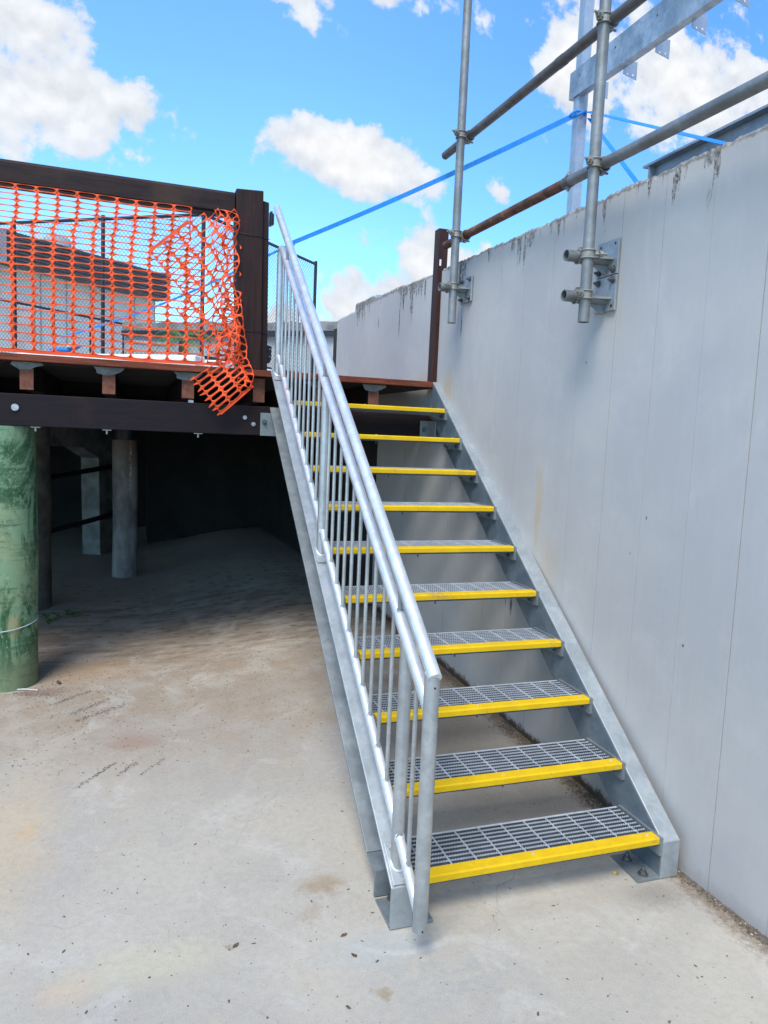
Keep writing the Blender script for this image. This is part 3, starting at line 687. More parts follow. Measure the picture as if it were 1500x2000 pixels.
pile(-2.655, 4.74, .170, 1.61, M['pile'], 'timber_pile', 'dark mossy pile standing just behind the green one', 'pile')
cc_ = pile(-1.917, 5.95, .119, 1.50, M['column'], 'concrete_column', 'slender round concrete column with rusty top under the deck', 'column', .004)
d = MB(); d.tube((-1.917, 5.95, 1.445), (-1.917, 5.95, 1.545), .126, 32); d.box(-2.06, -1.70, 5.80, 6.10, 1.545, 1.618); d.build('column_head', M['black'], cc_)
# portal frame wall
fr = thing('concrete_frame', 'grimy formed concrete frame with chamfered corner under the deck', 'frame', (-2.4, 6.7, .1))
A = Vector((-2.658, 6.289, 0)); T_ = Vector((.4472, .8944, 0)); Nn = Vector((-.8944, .4472, 0))
def fpt(u, z, d_): q = A+T_*u+Nn*d_; return (q.x, q.y, z)
poly = [(-1.6, 1.60), (-1.6, 1.40), (-.084, 1.354), (.647, 1.33), (1.006, 1.197), (1.045, .0), (1.50, .0), (1.50, 1.60)]
f = MB(); n = len(poly); f.add([fpt(u, z, 0) for u, z in poly]+[fpt(u, z, .22) for u, z in poly], [list(range(n)), list(range(n, 2*n))[::-1]]+[(i, (i+1) % n, n+(i+1) % n, n+i) for i in range(n)])
f.build('frame_body', M['oldcon'], fr, bevel=.004)
for (za, zb_) in ((1.000, 1.098), (.462, .530)):
    f = MB(); f.add([fpt(-1.4, za-.0, -.03), fpt(.97, zb_, -.03)], []) if 0 else None
    a = Vector(fpt(-1.4, za-.02, -.035)); b = Vector(fpt(1.33, zb_, -.035)); f.obox((a+b)/2, b-a, Nn, Vector((0, 0, 1)), (b-a).length/2, .015, .026)
    f.build('cross_rail', M['black'], fr, bevel=.003)
f = MB(); f.box(-7.2, .03, 9.6, 9.74, -.1, 1.61); f.box(-7.2, -7.05, 6.3, 9.6, -.1, 1.61); f.box(-1.65, wall_x(7.95)-.049, 7.95, 9.6, 0, 1.61); f.prism([(wall_x(3.80)-.05, 3.80), (wall_x(9.6)-.05, 9.6), (.16, 9.6), (.16, 3.80)][::-1], 'z', 0, 1.61)  # walls added to enclose and darken the back, shade put into their colour
tag(f.build('foundation_wall', M['dark']), 'foundation wall coloured near-black for shade, added to close the space under the deck', 'foundation wall')
f = MB(); f.prism([(wall_x(5.24), 5.235), (wall_x(9.6), 9.59), (.4, 9.59), (.4, 5.235)][::-1], 'z', -.1, 1.99)
tag(f.build('retaining_wall', M['grey']), 'low grey retaining wall continuing the panel wall under the terrace', 'retaining wall')

# ================================================================== WHITE PLINTH AND CHAIN LINK FENCE
C0 = Vector((-1.30, 4.70, 0)); Lf = Vector((-4.35, 6.82, 0)); Rt = Vector((-.02, 6.02, 0))
pl = MB()
def wallseg(mb, a, b, w, z0_, z1_):
    d_ = (b-a).normalized(); n_ = Vector((-d_.y, d_.x, 0)); c_ = (a+b)/2
    mb.obox((c_.x, c_.y, (z0_+z1_)/2), d_, n_, (0, 0, 1), (b-a).length/2, w/2, (z1_-z0_)/2)
wallseg(pl, C0+Vector((-.02, -.12, 0)), Lf+Vector((0, -.12, 0)), .16, 1.98, 2.195)
wallseg(pl, C0+Vector((.06, -.10, 0)), Rt+Vector((.0, -.12, 0)), .16, 1.98, 2.17)
tag(pl.build('white_plinth', M['white'], None, bevel=.01), 'low white rendered plinth under the black mesh fence', 'plinth')
def chain_fence(name, a, b, posts, label, gap=.040, zb=2.20, zt=3.37):
    t_ = thing(name, label, 'fence', (a.x, a.y, 1.98), 'black chain link fence panels round the terrace')
    d_ = (b-a); L_ = d_.length; d_.normalize(); n_ = Vector((-d_.y, d_.x, 0))
    f = MB()
    H_ = zt-zb-.03; k_ = int((L_+H_)/gap)
    P_ = lambda u, z, o: a+d_*u+n_*o+Vector((0, 0, zb+.015+z))
    for s_ in (1, -1):
        u0 = -H_
        while u0 < L_:
            ua, ub = u0, u0+H_; za_, zb2 = (0, H_) if s_ > 0 else (H_, 0)
            t0 = max(0, (0-ua)/(ub-ua)); t1 = min(1, (L_-ua)/(ub-ua))
            if t1 > t0: f.tube(P_(lerp(ua, ub, t0), lerp(za_, zb2, t0), .0012*s_), P_(lerp(ua, ub, t1), lerp(za_, zb2, t1), .0012*s_), .0014, 4, False)
            u0 += gap
    f.build('mesh_wire', M['wire'], t_)
    for z in (zt, zb):
        f = MB(); f.tube(a+Vector((0, 0, z)), b+Vector((0, 0, z)), .014, 10); f.build('rail', M['black'], t_)
    for u in posts:
        f = MB(); q = a+d_*u; f.tube((q.x, q.y, 1.99), (q.x, q.y, zt+.03), .017, 12); f.build('post', M['black'], t_)
    return t_
chain_fence('mesh_fence', C0, Lf, (0.0, .98, 1.92, 2.9), 'black chain link fence run behind the orange net')
chain_fence('mesh_fence', C0+Vector((.035, .02, 0)), Rt, ((Rt-C0-Vector((.035, .02, 0))).length,), 'black chain link fence run seen through the stair balusters')

# ================================================================== ORANGE NET
SPX = .002722; SPZ = .00275
def pxw(px, py):     # helper: traced outline points on the railing plane (x, z metres)
    x = -2.545+px*SPX; return x, 2.99-(py-(315+.141*px))*SPZ-.0
def PZ(px, py):
    # bilinear fit on plane y=2.75
    x = -2.545+px*.002727+.0*py; ztop = lerp(2.990, 2.994, px/460); 
    ytop = 313+px*.1413; ybot = 685+px*.0775
    t_ = (py-ytop)/(ybot-ytop); return x+(.028*px/520)*t_, lerp(ztop, 1.970, t_)
HP = []
def cell_ring():
    per = []; nl, ns_ = 5, 2
    for i in range(nl): per.append((-1+2*i/nl, -1))
    for i in range(ns_): per.append((1, -1+2*i/ns_))
    for i in range(nl): per.append((1-2*i/nl, 1))
    for i in range(ns_): per.append((-1, 1-2*i/ns_))
    return per
PER = cell_ring()
def hole_pt(p, a, b):       # stadium hole reached from the cell's centre, p on the unit square
    th = math.atan2(p[1], p[0])
    th = math.atan2(p[1]*1.0, p[0]*1.0)
    e = 2.9; c_, s_ = math.cos(th), math.sin(th)
    r_ = (abs(c_)**e+abs(s_)**e)**(-1/e)
    return r_*c_*a, r_*s_*b
def net(mb, mapf, nu, nv, keep=None, a=.93, b=.85):
    for j_ in range(nv):
        for i_ in range(nu):
            if keep and not keep(i_, j_): continue
            o = len(mb.v); vs = []
            for p in PER: vs.append(mapf(i_+.5+p[0]*.5, j_+.5+p[1]*.5))
            for p in PER:
                h = hole_pt(p, a, b); vs.append(mapf(i_+.5+h[0]*.5, j_+.5+h[1]*.5))
            n_ = len(PER); mb.add(vs, [(q, (q+1) % n_, n_+(q+1) % n_, n_+q) for q in range(n_)], True)
nt_ = thing('safety_net', 'orange plastic barrier mesh tied to the deck railing, torn at its right end', 'safety net', (-2, 2.7, 1.97))
def wob(x, z, amp=1.): return amp*(.020*mnoise.noise(Vector((x*3, z*3, 1)))+.008*mnoise.noise(Vector((x*9, z*7, 4))))
# main sheet: rows get taller towards the bottom
RW = 24
def vrow(v): return 2.905-(.030*v+.00042*v*v) if v <= RW else 2.905-(.030*RW+.00042*RW*RW)-.037*(v-RW)
vb = vrow(RW)
def map_main(u, v):
    x = -4.20+u*.1022+.004*math.sin(v*.9+u*.3)+(.022 if v > 6 else 0)*min(1, (v-6) if v > 6 else 0)*-1
    z = vrow(v)*1.0; z = 1.992+(z-vb)*(2.874-1.992)/(2.905-vb)
    z += .006*mnoise.noise(Vector((x*2.5, v*.3, 0)))
    return (x, 2.722+wob(x, z), z)
f = MB(); net(f, map_main, 28, RW, keep=lambda i, j: i < 26 or (i == 26 and j > 6))
# selvedge along the bottom
for i in range(28):
    a_ = map_main(i, RW); b_ = map_main(i+1, RW); f.add([a_, b_, (b_[0], b_[1], b_[2]-.016), (a_[0], a_[1], a_[2]-.016)], [(0, 1, 2, 3)])
f.build('net_sheet', M['orange'], nt_, solid=.0012)
# folded-over piece: grid turned about 35 degrees, clipped by its outline
poly_f = [PZ(*q) for q in [(282, 493), (383, 422), (392, 420), (452, 424), (462, 440), (463, 560), (462, 640), (400, 700), (385, 640), (350, 610), (330, 560), (300, 530)]]
def inside(p, poly):
    x, y = p; r_ = False; j_ = len(poly)-1
    for i_ in range(len(poly)):
        xi, yi = poly[i_]; xj, yj = poly[j_]
        if (yi > y) != (yj > y) and x < (xj-xi)*(y-yi)/(yj-yi)+xi: r_ = not r_
        j_ = i_
    return r_
o0 = Vector((PZ(282, 493)[0], PZ(282, 493)[1])); du = (Vector(PZ(383, 422))-o0).normalized(); dv = Vector((du.y, -du.x))
def map_fold(u, v):
    w_ = .010*mnoise.noise(Vector((u*.8, v*.8, 3)))
    p = o0+du*((u-3)*.098+w_)+dv*(v*.0400+w_)
    # crowd together towards the post
    x = p.x
    if x > -1.42: x = -1.42+(x+1.42)*.72
    return (x, 2.696+.018*mnoise.noise(Vector((p.x*6, p.y*6, 7)))+(.0 if x < -1.35 else -.02*math.sin((x+1.35)*60)), p.y)
f = MB()
def keep_fold(i, j):
    q = map_fold(i+.5, j+.5); return inside((q[0], q[2]), poly_f)
net(f, map_fold, 14, 26, keep_fold, .93, .84)
for i in range(3, 6):      # its straight selvedge
    a_ = Vector(map_fold(i, 0)); b_ = Vector(map_fold(i+1, 0)); n_ = Vector((-du.y, 0, du.x))*.016; f.add([a_, b_, b_+n_, a_+n_], [(0, 1, 2, 3)])
f.build('folded_layer', M['orange'], nt_, solid=.0012)
# bunched columns beside the post
for kx, (xa, xb, za, zb2, yy, nu_, nv_, ph) in enumerate([(-1.415, -1.282, 2.868, 2.02, 2.690, 2, 18, 0), (-1.362, -1.268, 2.42, 1.99, 2.672, 1, 10, 1.7)]):
    def map_b(u, v):
        t_ = v/nv_; x = lerp(xa, xb, u/nu_)+.016*math.sin(v*1.3+ph)+.03*t_*t_*t_; z = lerp(za, zb2, t_)+.012*math.sin(u*2.2+v*.5+ph)
        return (x, yy+.016*math.sin(u*2.6+v*.9+ph), z)
    f = MB(); net(f, map_b, nu_, nv_, None, .88, .86); f.build('bunched_strip', M['orange'], nt_, solid=.0012)
# torn flap hanging over the deck edge
c00 = Vector(PZ(366, 741)); c01 = Vector(PZ(420, 812)); c10 = Vector(PZ(444, 690)); c11 = Vector(PZ(489, 757))
NF, NL = 7, 3
def map_flap(u, v):       # u along the long axis of the holes (0..3), v across
    a_ = c00.lerp(c01, v/NF); b_ = c10.lerp(c11, v/NF); p = a_.lerp(b_, (u+.12)/NL)
    k_ = (u/NL); yy = 2.672-.020*math.sin(k_*3)+.012*math.sin(v*.9)
    return (p.x, yy, p.y)
f = MB(); net(f, map_flap, NL, NF, None, .90, .70)
for j in range(NF+1):       # torn strand ends
    a_ = Vector(map_flap(0, j)); d_ = (Vector(map_flap(0, j))-Vector(map_flap(.5, j))).normalized(); n_ = Vector((-d_.z, 0, d_.x))
    L_ = .022+.016*rnd.random(); d2 = d_+n_*rnd.uniform(-.25, .25)
    f.add([a_+n_*.009-d_*.004, a_-n_*.009-d_*.004, a_+d2*L_-n_*.0022, a_+d2*L_+n_*.0022], [(0, 1, 2, 3)])
for i in range(NL):          # selvedge of the flap
    a_, b_ = Vector(map_flap(i, NF)), Vector(map_flap(i+1, NF)); n_ = Vector((.008, 0, -.010)); f.add([a_, b_, b_+n_, a_+n_], [(0, 1, 2, 3)])
f.build('torn_flap', M['orange'], nt_, solid=.0012)
# curl joining the flap to the strip at the post
g0 = [PZ(*q) for q in ((400, 700), (470, 610))]; 
def map_curl(u, v):
    t_ = v/10; cx_ = [PZ(447, 600), PZ(455, 640), PZ(464, 672), PZ(462, 705), PZ(478, 732), PZ(474, 758)]
    s_ = t_*5; i_ = min(4, int(s_)); fr_ = s_-i_; cx, cz = lerp(cx_[i_][0], cx_[i_+1][0], fr_), lerp(cx_[i_][1], cx_[i_+1][1], fr_)
    w_ = lerp(.10, .075, t_); return (cx+(u-1)*w_*.55, 2.655+.022*math.sin(u*2.4+v*.8), cz+.016*(u-1)*math.cos(v))
f = MB(); net(f, map_curl, 2, 10, None, .86, .80)
f.build('curled_strip', M['orange'], nt_, solid=.0012)
def map_c2(u, v):
    p0 = Vector(PZ(400, 668)).lerp(Vector(PZ(468, 640)), u/3); p1 = Vector(PZ(395, 712)).lerp(Vector(PZ(462, 712)), u/3); p = p0.lerp(p1, v/3)
    return (p.x, 2.668+.018*math.sin(u*2+v*2), p.y+.008*math.sin(u*3))
f = MB(); net(f, map_c2, 3, 3, None, .88, .80); f.build('bunched_strip', M['orange'], nt_, solid=.0012)

# ================================================================== SCAFFOLD
sc = thing('scaffold', 'galvanised scaffold tube frame bracketed to the top of the pale wall', 'scaffold', (.1, 1.6, 2.3))
PA = Vector((-.055, 2.29, 0)); PB = Vector((-.035, .930, 0)); RS = .02415
def std(p, z0_, z1_, m, dx=0):
    f = MB(); f.pipe((p.x, p.y, z0_), (p.x+dx, p.y, z1_), RS, .0035, 28); return f.build('standard', m, sc)
std(PA, 2.292, 4.9, M['scaf']); std(PB, 2.128, 4.9, M['scaf'])
def ledger(y0_, y1_, x, za, zb_, m, name='ledger'):
    f = MB(); f.pipe((x, y0_, za), (x, y1_, zb_), RS, .0035, 28); return f.build(name, m, sc)
XL = .004
ledger(2.575, 1.185, XL, 2.812, 2.788, M['rust'], 'rusty_ledger')
ledger(1.179, -2.4, XL, 2.788, 2.716, M['scaf'])
ledger(2.635, 1.30, XL-.01, 3.372, 3.352, M['scaf_old']); ledger(1.294, -2.4, XL-.01, 3.352, 3.30, M['scaf_old'])
f = MB(); f.tube((XL, 1.215, 2.7885), (XL, 1.165, 2.7876), RS+.0022, 24); sg_ = f.build('spigot', M['scaf_old'], sc)
f = MB(); f.tube((XL, 1.187, 2.748), (XL, 1.187, 2.832), .0065, 10); f.hexbolt((XL, 1.187, 2.812), (0, 0, 1), .011, .010, True, .0); f.hexbolt((XL, 1.187, 2.764), (0, 0, -1), .010, .006, True, .0); f.build('pin', M['coupler'], sg_)
f = MB(); f.tube((XL-.01, 1.325, 3.3525), (XL-.01, 1.27, 3.3516), RS+.0018, 24); f.build('spigot', M['scaf_old'], sc)
def coupler(p, za, q, axis, flip=1, rot=0):
    """swivel/right-angle coupler: band round the standard p at height za and a saddle round the tube at q running along axis"""
    f = MB(); seg = 26
    def band(c, ax, r, w_, th, gap_dir):
        c, ax = Vector(c), Vector(ax).normalized(); a_ = Vector((0, 0, 1)) if abs(ax.z) < .9 else Vector((1, 0, 0)); u = ax.cross(a_).normalized(); w2 = ax.cross(u)
        for s_ in (-1, 1):      # two raised ribs and a web between them
            f.path([c+ax*s_*(w_*.40)+(u*math.cos(t*2*math.pi/seg)+w2*math.sin(t*2*math.pi/seg))*(r+th*.75) for t in range(seg)], th*.62, 8, closed=True)
        vs = []; 
        for t in range(seg):
            d_ = (u*math.cos(t*2*math.pi/seg)+w2*math.sin(t*2*math.pi/seg)); vs += [c+ax*w_*.4+d_*(r+th*.55), c-ax*w_*.4+d_*(r+th*.55)]
        f.add(vs, [(2*t, 2*t+1, (2*t+3) % (2*seg), (2*t+2) % (2*seg)) for t in range(seg)], True)
    band((p.x, p.y, za), (0, 0, 1), RS, .040, .0062, None)
    band(q, axis, RS, .040, .0062, None)
    mid = (Vector((p.x, p.y, za))+Vector(q))/2; f.obox(mid, (1, 0, 0), (0, 1, 0), (0, 0, 1), .013, .013, .020)
    # hinge lug and T-bolt flap on the standard's band
    for (cx_, cy_, cz_, dx_, dy_) in ((p.x-.030*flip, p.y-.012, za, -1*flip, -.25), ):
        f.obox((cx_, cy_, cz_), (dx_, dy_, 0), (-dy_, dx_, 0), (0, 0, 1), .012, .009, .013)
    co = f.build('coupler', M['coupler'], sc, bevel=.0015)
    f = MB(); a_ = Vector((p.x-.022*flip, p.y-.018, za)); d_ = Vector((-1*flip, -.35, .05)).normalized()
    f.tube(a_, a_+d_*.052, .0052, 10); f.hexbolt(a_+d_*.018, d_, .0125, .013, True, 0)
    q = Vector(q); ax = Vector(axis).normalized(); s2 = ax.cross((q-Vector((p.x, p.y, za))).normalized()).normalized()
    b_ = q+s2*.030; f.obox(b_, ax, s2, (ax.cross(s2)), .013, .010, .009); f.tube(b_-(ax.cross(s2))*.03, b_+ax.cross(s2)*.03, .005, 10); f.hexbolt(b_+ax.cross(s2)*.012, ax.cross(s2), .0115, .012, False, 0)
    f.build('coupler_bolt', M['coupler'], co, bevel=.001)
def ledz(y, up): return lerp(2.812, 2.716, (2.575-y)/4.975) if not up else lerp(3.372, 3.30, (2.635-y)/5.035)
for p in (PA, PB):
    coupler(p, ledz(p.y, 0), (XL, p.y, ledz(p.y, 0)), (0, 1, 0)); coupler(p, ledz(p.y, 1), (XL-.01, p.y, ledz(p.y, 1)), (0, 1, 0))
PO = {0: .023, 1: .009, 2: 0.}
def bracket(y, z, xend, p, up, flip):
    xw = wall_x(y); e = sc
    f = MB(); f.obox((xw-.0065, y, z+PO[up]), (0, 1, 0), (1, 0, 0), (0, 0, 1), .074, .005, .075); pl_ = f.build('bracket_plate', M['galv_light'], e, bevel=.0012)
    f = MB(); f.pipe((xend, y, z), (xw-.011, y, z), RS, .0035, 28); f.build('stub_tube', M['scaf'], pl_)
    f = MB()
    zs = 1 if up else -1
    f.prism([(xw-.012, z-.022), (xw-.012, z-.062), (xw-.022, z-.062), (xw-.095, z-.024)], 'y', y-.004, y+.004)
    f.prism([(xw-.012, y-.05), (xw-.012, y-.0245), (xw-.10, y-.0245)], 'z', z-.004, z+.004); f.build('gusset', M['galv_flat'], pl_, bevel=.001)
    zc = z+PO[up]
    each('anchor_bolt', M['boltdark'], pl_, [(sy, sz) for sy in (-1, 1) for sz in (-1, 1) if ((sz < 0) if up == 1 else (sz > 0 if up == 0 else True))], lambda f_, q_: f_.hexbolt((xw-.0118, y+q_[0]*.052, zc+q_[1]*.055), (-1, 0, 0), .011, .011, True, .014))
    if up in (0, 1): each('bolt_hole', M['black'], pl_, (-1, 1), lambda f_, sy: f_.tube((xw-.0117, y+sy*.052, zc+(1 if up == 1 else -1)*.055), (xw-.0122, y+sy*.052, zc+(1 if up == 1 else -1)*.055), .0065, 14))
    coupler(p, z, (p.x, y, z), (1, 0, 0), flip)
bracket(2.342, 2.505, -.122, PA, 2, 1); bracket(.982, 2.410, -.110, PB, 1, -1); bracket(.982, 2.242, -.108, PB, 0, 1)

# ================================================================== STEELWORK BEHIND THE WALL
st = thing('steel_stud_post', 'bright galvanised box post rising behind the pale wall', 'steel post', (.6, 2.08, 2.3))
f = MB(); f.box(.556, .616, 2.03, 2.034, 2.3, 5.2); f.box(.556, .560, 2.034, 2.085, 2.3, 5.2); f.box(.612, .616, 2.034, 2.085, 2.3, 5.2); f.box(.560, .570, 2.081, 2.085, 2.3, 5.2); f.box(.602, .612, 2.081, 2.085, 2.3, 5.2); f.build('stud', M['stud'], st)
pu = MB(); ya, yb = 2.122, -.9
def prz(y): return 3.605-.0*(2.12-y), 3.752+.018*(2.12-y)
X0 = .548
pu.add([(X0, ya, 3.600), (X0, yb, 3.545), (X0, yb, 3.765), (X0, ya, 3.748), (X0-.003, ya, 3.600), (X0-.003, yb, 3.545), (X0-.003, yb, 3.765), (X0-.003, ya, 3.748)], [(0, 1, 2, 3), (7, 6, 5, 4), (0, 4, 5, 1), (3, 2, 6, 7), (0, 3, 7, 4), (1, 5, 6, 2)])
for (za, zb_) in ((3.600, 3.545), ):
    pu.add([(X0, ya, za), (X0+.045, ya, za-.0), (X0+.045, yb, zb_), (X0, yb, zb_), (X0, ya, za+.003), (X0+.045, ya, za+.003), (X0+.045, yb, zb_+.003), (X0, yb, zb_+.003)], [(0, 1, 2, 3), (7, 6, 5, 4), (0, 4, 5, 1), (1, 5, 6, 2), (2, 6, 7, 3), (3, 7, 4, 0)])
for y_ in [2.02-.33*i for i in range(8)]:
    pass
tp = tag(pu.build('steel_purlin', M['purlin']), 'long galvanised steel purlin fixed across the bright steel post', 'purlin')
each('screw_head', M['boltdark'], tp, [2.02-.33*i for i in range(8)], lambda f_, y_: f_.tube((X0-.0031, y_, 3.70), (X0-.0048, y_, 3.70), .006, 8))
for i, y_ in enumerate([1.93-.255*i for i in range(11)]):
    f = MB(); zc = 3.600-.018*(2.12-y_)
    f.prism([(X0+.047, zc+.05), (X0+.047, zc-.022), (X0+.13, zc-.040), (X0+.13, zc+.05)], 'y', y_-.002, y_+.002); c_ = f.build('cleat', M['stud'], tp)
    each('bolt_hole', M['whitep'], c_, (.07, .105), lambda f_, a_: f_.tube((X0+a_, y_-.0022, zc-.020), (X0+a_, y_-.0032, zc-.020), .005, 10))
ub = MB(); yA, yB = 1.085, -3.0
ub.box(.385, .397, yB, yA, 2.31, 2.876); ub.box(.345, .46, yB, yA+.03, 2.876, 2.886)
for y_ in (yA-.008, .36, -.4, -1.2): ub.box(.350, .385, y_-.004, y_+.004, 2.32, 2.876)
o_ = tag(ub.build('steel_beam', M['beam_steel'], None), 'dark grey steel beam lying just behind the wall top', 'steel beam')
each('bolt', M['bolt'], o_, (.98, .72, .5), lambda f_, y_: f_.hexbolt((.385, y_, 2.745), (-1, 0, 0), .010, .01, True, .01))

# ---- blue straps
def strap(name, pts, label, w=.032, sag=0, tw=None):
    pts = [Vector(p) for p in pts]; f = MB(); n = len(pts); vs = []
    for i, p in enumerate(pts):
        t_ = (pts[min(i+1, n-1)]-pts[max(i-1, 0)]).normalized(); s_ = t_.cross(Vector((.95, -.32, 0)) if tw is None else tw); 
        s_ = s_.normalized()*w/2; vs += [p+s_, p-s_]
    f.add(vs, [(2*i, 2*i+2, 2*i+3, 2*i+1) for i in range(n-1)])
    return tag(f.build(name, M['blue'], None, solid=.002), label, 'strap', 'blue straps tied to the steel post')
fwv = Vector((.326, .939, 0))
KP = Vector((.60, 2.026, 3.50))
e_l = Vector((-2.301, 4.146, 2.2)); mid = Vector((-.76, 3.6, 2.965))
strap('blue_strap', [Vector((.548, 2.03, 3.49)).lerp(Vector((-.745, 3.70, 2.988)), i/20)+Vector((0, 0, -.02*math.sin(math.pi*i/20))) for i in range(21)], 'long blue strap sloping left from the steel post over the handrail', .030, tw=fwv)
strap('blue_strap', [Vector((-.74, 3.70, 2.988)), Vector((-.755, 3.69, 2.95)), Vector((-.78, 3.68, 2.915))], 'short blue strap tail hanging by the top of the handrail', .030, tw=fwv)
strap('blue_strap', [Vector((-.745, 3.705, 2.985)).lerp(Vector((-2.45, 5.30, 2.33)), i/20)+Vector((0, 0, -.06*math.sin(math.pi*i/20))) for i in range(21)], 'blue strap running down behind the orange net and mesh fence', .016, tw=fwv)
strap('blue_strap', [Vector((.62, 2.025, 3.515)).lerp(Vector((.165, .40, 2.712)), i/12) for i in range(13)], 'blue strap sloping right from the steel post to the wall top', .042, tw=fwv)
strap('blue_strap', [Vector((.63, 2.025, 3.48)).lerp(Vector((.20, .92, 2.712)), i/12) for i in range(13)], 'short steep blue strap from the steel post down to the wall top', .026, tw=fwv)
# knot of strap on the post
f = MB(); f.path([(.552+.05*math.cos(q), 2.026+.01*math.sin(q*2), 3.49+.02*math.sin(q*1.3)) for q in [i*.5 for i in range(14)]], .007, 6); f.path([(.64, 2.02, 3.50), (.66, 2.01, 3.44), (.645, 2.0, 3.41)], [.006, .009, .003], 6)
tag(f.build('strap_knot', M['blue']), 'knotted blue strap end wound round the steel post', 'strap knot')

# ================================================================== FAR SIDE OF THE TERRACE
bd = thing('pool_building', 'pale green building with dark ribbed roof fascia beyond the mesh fence', 'building', (-3, 11.5, 2))
Ba = Vector((-6.9, 7.95, 0)); Bb = Vector((-1.38, 12.95, 0)); dB = (Bb-Ba).normalized(); nB = Vector((-dB.y, dB.x, 0))
def bpt(u, o, z): q = Ba+dB*u+nB*o; return (q.x, q.y, z)
LB = (Bb-Ba).length
def bbox(mb, u0, u1, o0_, o1_, z0_, z1_): a_ = Ba+dB*(u0+u1)/2+nB*(o0_+o1_)/2; mb.obox((a_.x, a_.y, (z0_+z1_)/2), dB, nB, (0, 0, 1), (u1-u0)/2, (o1_-o0_)/2, (z1_-z0_)/2)
f = MB(); bbox(f, 0, LB-.05, .05, 4, 2.0, 4.0); f.build('wall', M['cream'], bd)
f = MB(); bbox(f, -.3, LB+.02, -.25, 4.2, 3.90, 4.36)
for i in range(9): bbox(f, -.31, LB+.03, -.275, -.2505, 3.905+i*.051, 3.905+i*.051+.022)
f.build('roof', M['roof'], bd)
each('cladding_joint', M['grey'], bd, range(9), lambda f_, i: bbox(f_, LB-3.9+i*.48, LB-3.89+i*.48, .035, .0495, 2.0, 3.89))
f = MB(); bbox(f, LB-3.62, LB-3.28, -.32, -.28, 3.86, 4.33); f.build('downpipe_head', M['grey'], bd)
f = MB(); bbox(f, LB-3.66, LB-3.36, -.05, .049, 3.45, 3.80); f.build('wall_unit', M['roof'], bd, bevel=.02)
f = MB(); f.path([bpt(LB-1.8, .5, 4.35), bpt(LB-1.8, .5, 4.62), bpt(LB-1.8, .5, 4.68)], [.22, .22, .15], 20); f.build('roof_vent', M['grey'], bd)
# black handrail in front of it
Ra, Rb = Vector((-4.2, 8.05, 0)), Vector((-.646, 11.6, 0)); hrf = thing('black_railing', 'thin black metal railing in front of the pale green building', 'railing', (Ra.x, Ra.y, 2.02))
f = MB(); f.tube((Ra.x, Ra.y, 3.1), (Rb.x, Rb.y, 3.1), .016, 8); f.build('rail', M['black'], hrf)
f = MB(); f.tube((Ra.x, Ra.y, 2.15), (Rb.x, Rb.y, 2.15), .012, 8); f.build('rail', M['black'], hrf)
for i in range(9):
    q = Ra.lerp(Rb, i/8); f = MB(); f.tube((q.x, q.y, 2.0), (q.x, q.y, 3.1), .014, 8); f.build('post', M['black'], hrf)
# boundary wall
f = MB(); wallseg(f, Vector((-1.9, 10.35, 0)), Vector((1.6, 7.85, 0)), .2, 2.0, 3.02); bw = tag(f.build('boundary_wall', M['grey']), 'low grey boundary wall beyond the fence at the far end', 'wall')
f = MB(); q0 = Vector((-1.92, 10.33, 0)); q1 = Vector((1.58, 7.83, 0)); wallseg(f, q0+Vector((-.08, -.11, 0)), q1+Vector((-.08, -.11, 0)), .03, 2.925, 2.99); f.build('shadow_gap', M['black'], bw)
f = MB(); n = 60; q0 += Vector((-.075, -.105, 0)); q1 += Vector((-.075, -.105, 0)); prev = None; vs = []
for i in range(n+1):
    q = q0.lerp(q1, i/n); z = 3.12+rnd.uniform(-.012, .015); vs += [(q.x, q.y, 3.0), (q.x, q.y, z), (q.x+.12, q.y+.17, z), (q.x+.12, q.y+.17, 3.0)]
f.add(vs, [(4*i+a_, 4*i+4+a_, 4*i+4+a_+1, 4*i+a_+1) for i in range(n) for a_ in (0, 1, 2)]); f.build('rough_coping', M['oldcon'], bw)
# concrete pillars
for i, (x, y, z, w_) in enumerate(((-3.12, 8.5, 2.95, .11), (-1.72, 9.6, 2.75, .13), (-1.45, 9.3, 2.72, .1))):
    f = MB(); f.box(x-w_, x+w_, y-w_, y+w_, 2.02, z); f.box(x-w_-.015, x+w_+.015, y-w_-.015, y+w_+.015, z-.002, z+.04)
    tag(f.build('garden_pillar', M['grey'], None, bevel=.01), ['short grey pillar at the far left behind the net', 'squat grey pillar near the palm behind the net', 'small grey pillar beside the palm behind the net'][i], 'pillar', 'short pillars behind the net')
# palm
pm = thing('palm_tree', 'small palm with arching fronds behind the net', 'palm', (-1.22, 8.4, 2.02))
f = MB(); f.path([(-1.22, 8.4, 2.02), (-1.21, 8.4, 2.4), (-1.22, 8.41, 2.72)], [.09, .07, .05], 12); f.build('trunk', M['dry'], pm)
f = MB(); r2 = random.Random(3)
for i in range(15):
    az_ = i*2.4; L_ = r2.uniform(.38, .6); el = r2.uniform(.2, 1.2); p0 = Vector((-1.22, 8.41, 2.75)); pts = []
    for q in range(10):
        t_ = q/9; pts.append(p0+Vector((math.cos(az_)*L_*t_*math.cos(el*.7), math.sin(az_)*L_*t_*math.cos(el*.7), L_*(math.sin(el)*t_-.75*t_*t_))))
    f.path(pts, [.008*(1-q/11) for q in range(10)], 5)
    for q in range(1, 10):
        d_ = (pts[q]-pts[q-1]).normalized(); sd_ = d_.cross(Vector((0, 0, 1))).normalized()
        for s_ in (-1, 1):
            for h_ in (0, .5):
                a_ = pts[q-1].lerp(pts[q], h_); tip = a_+(sd_*s_*.8+d_*.7+Vector((0, 0, -.35)))*(.17*(1-.5*q/10)); f.add([a_+d_*.010, a_-d_*.010, tip], [(0, 1, 2)])
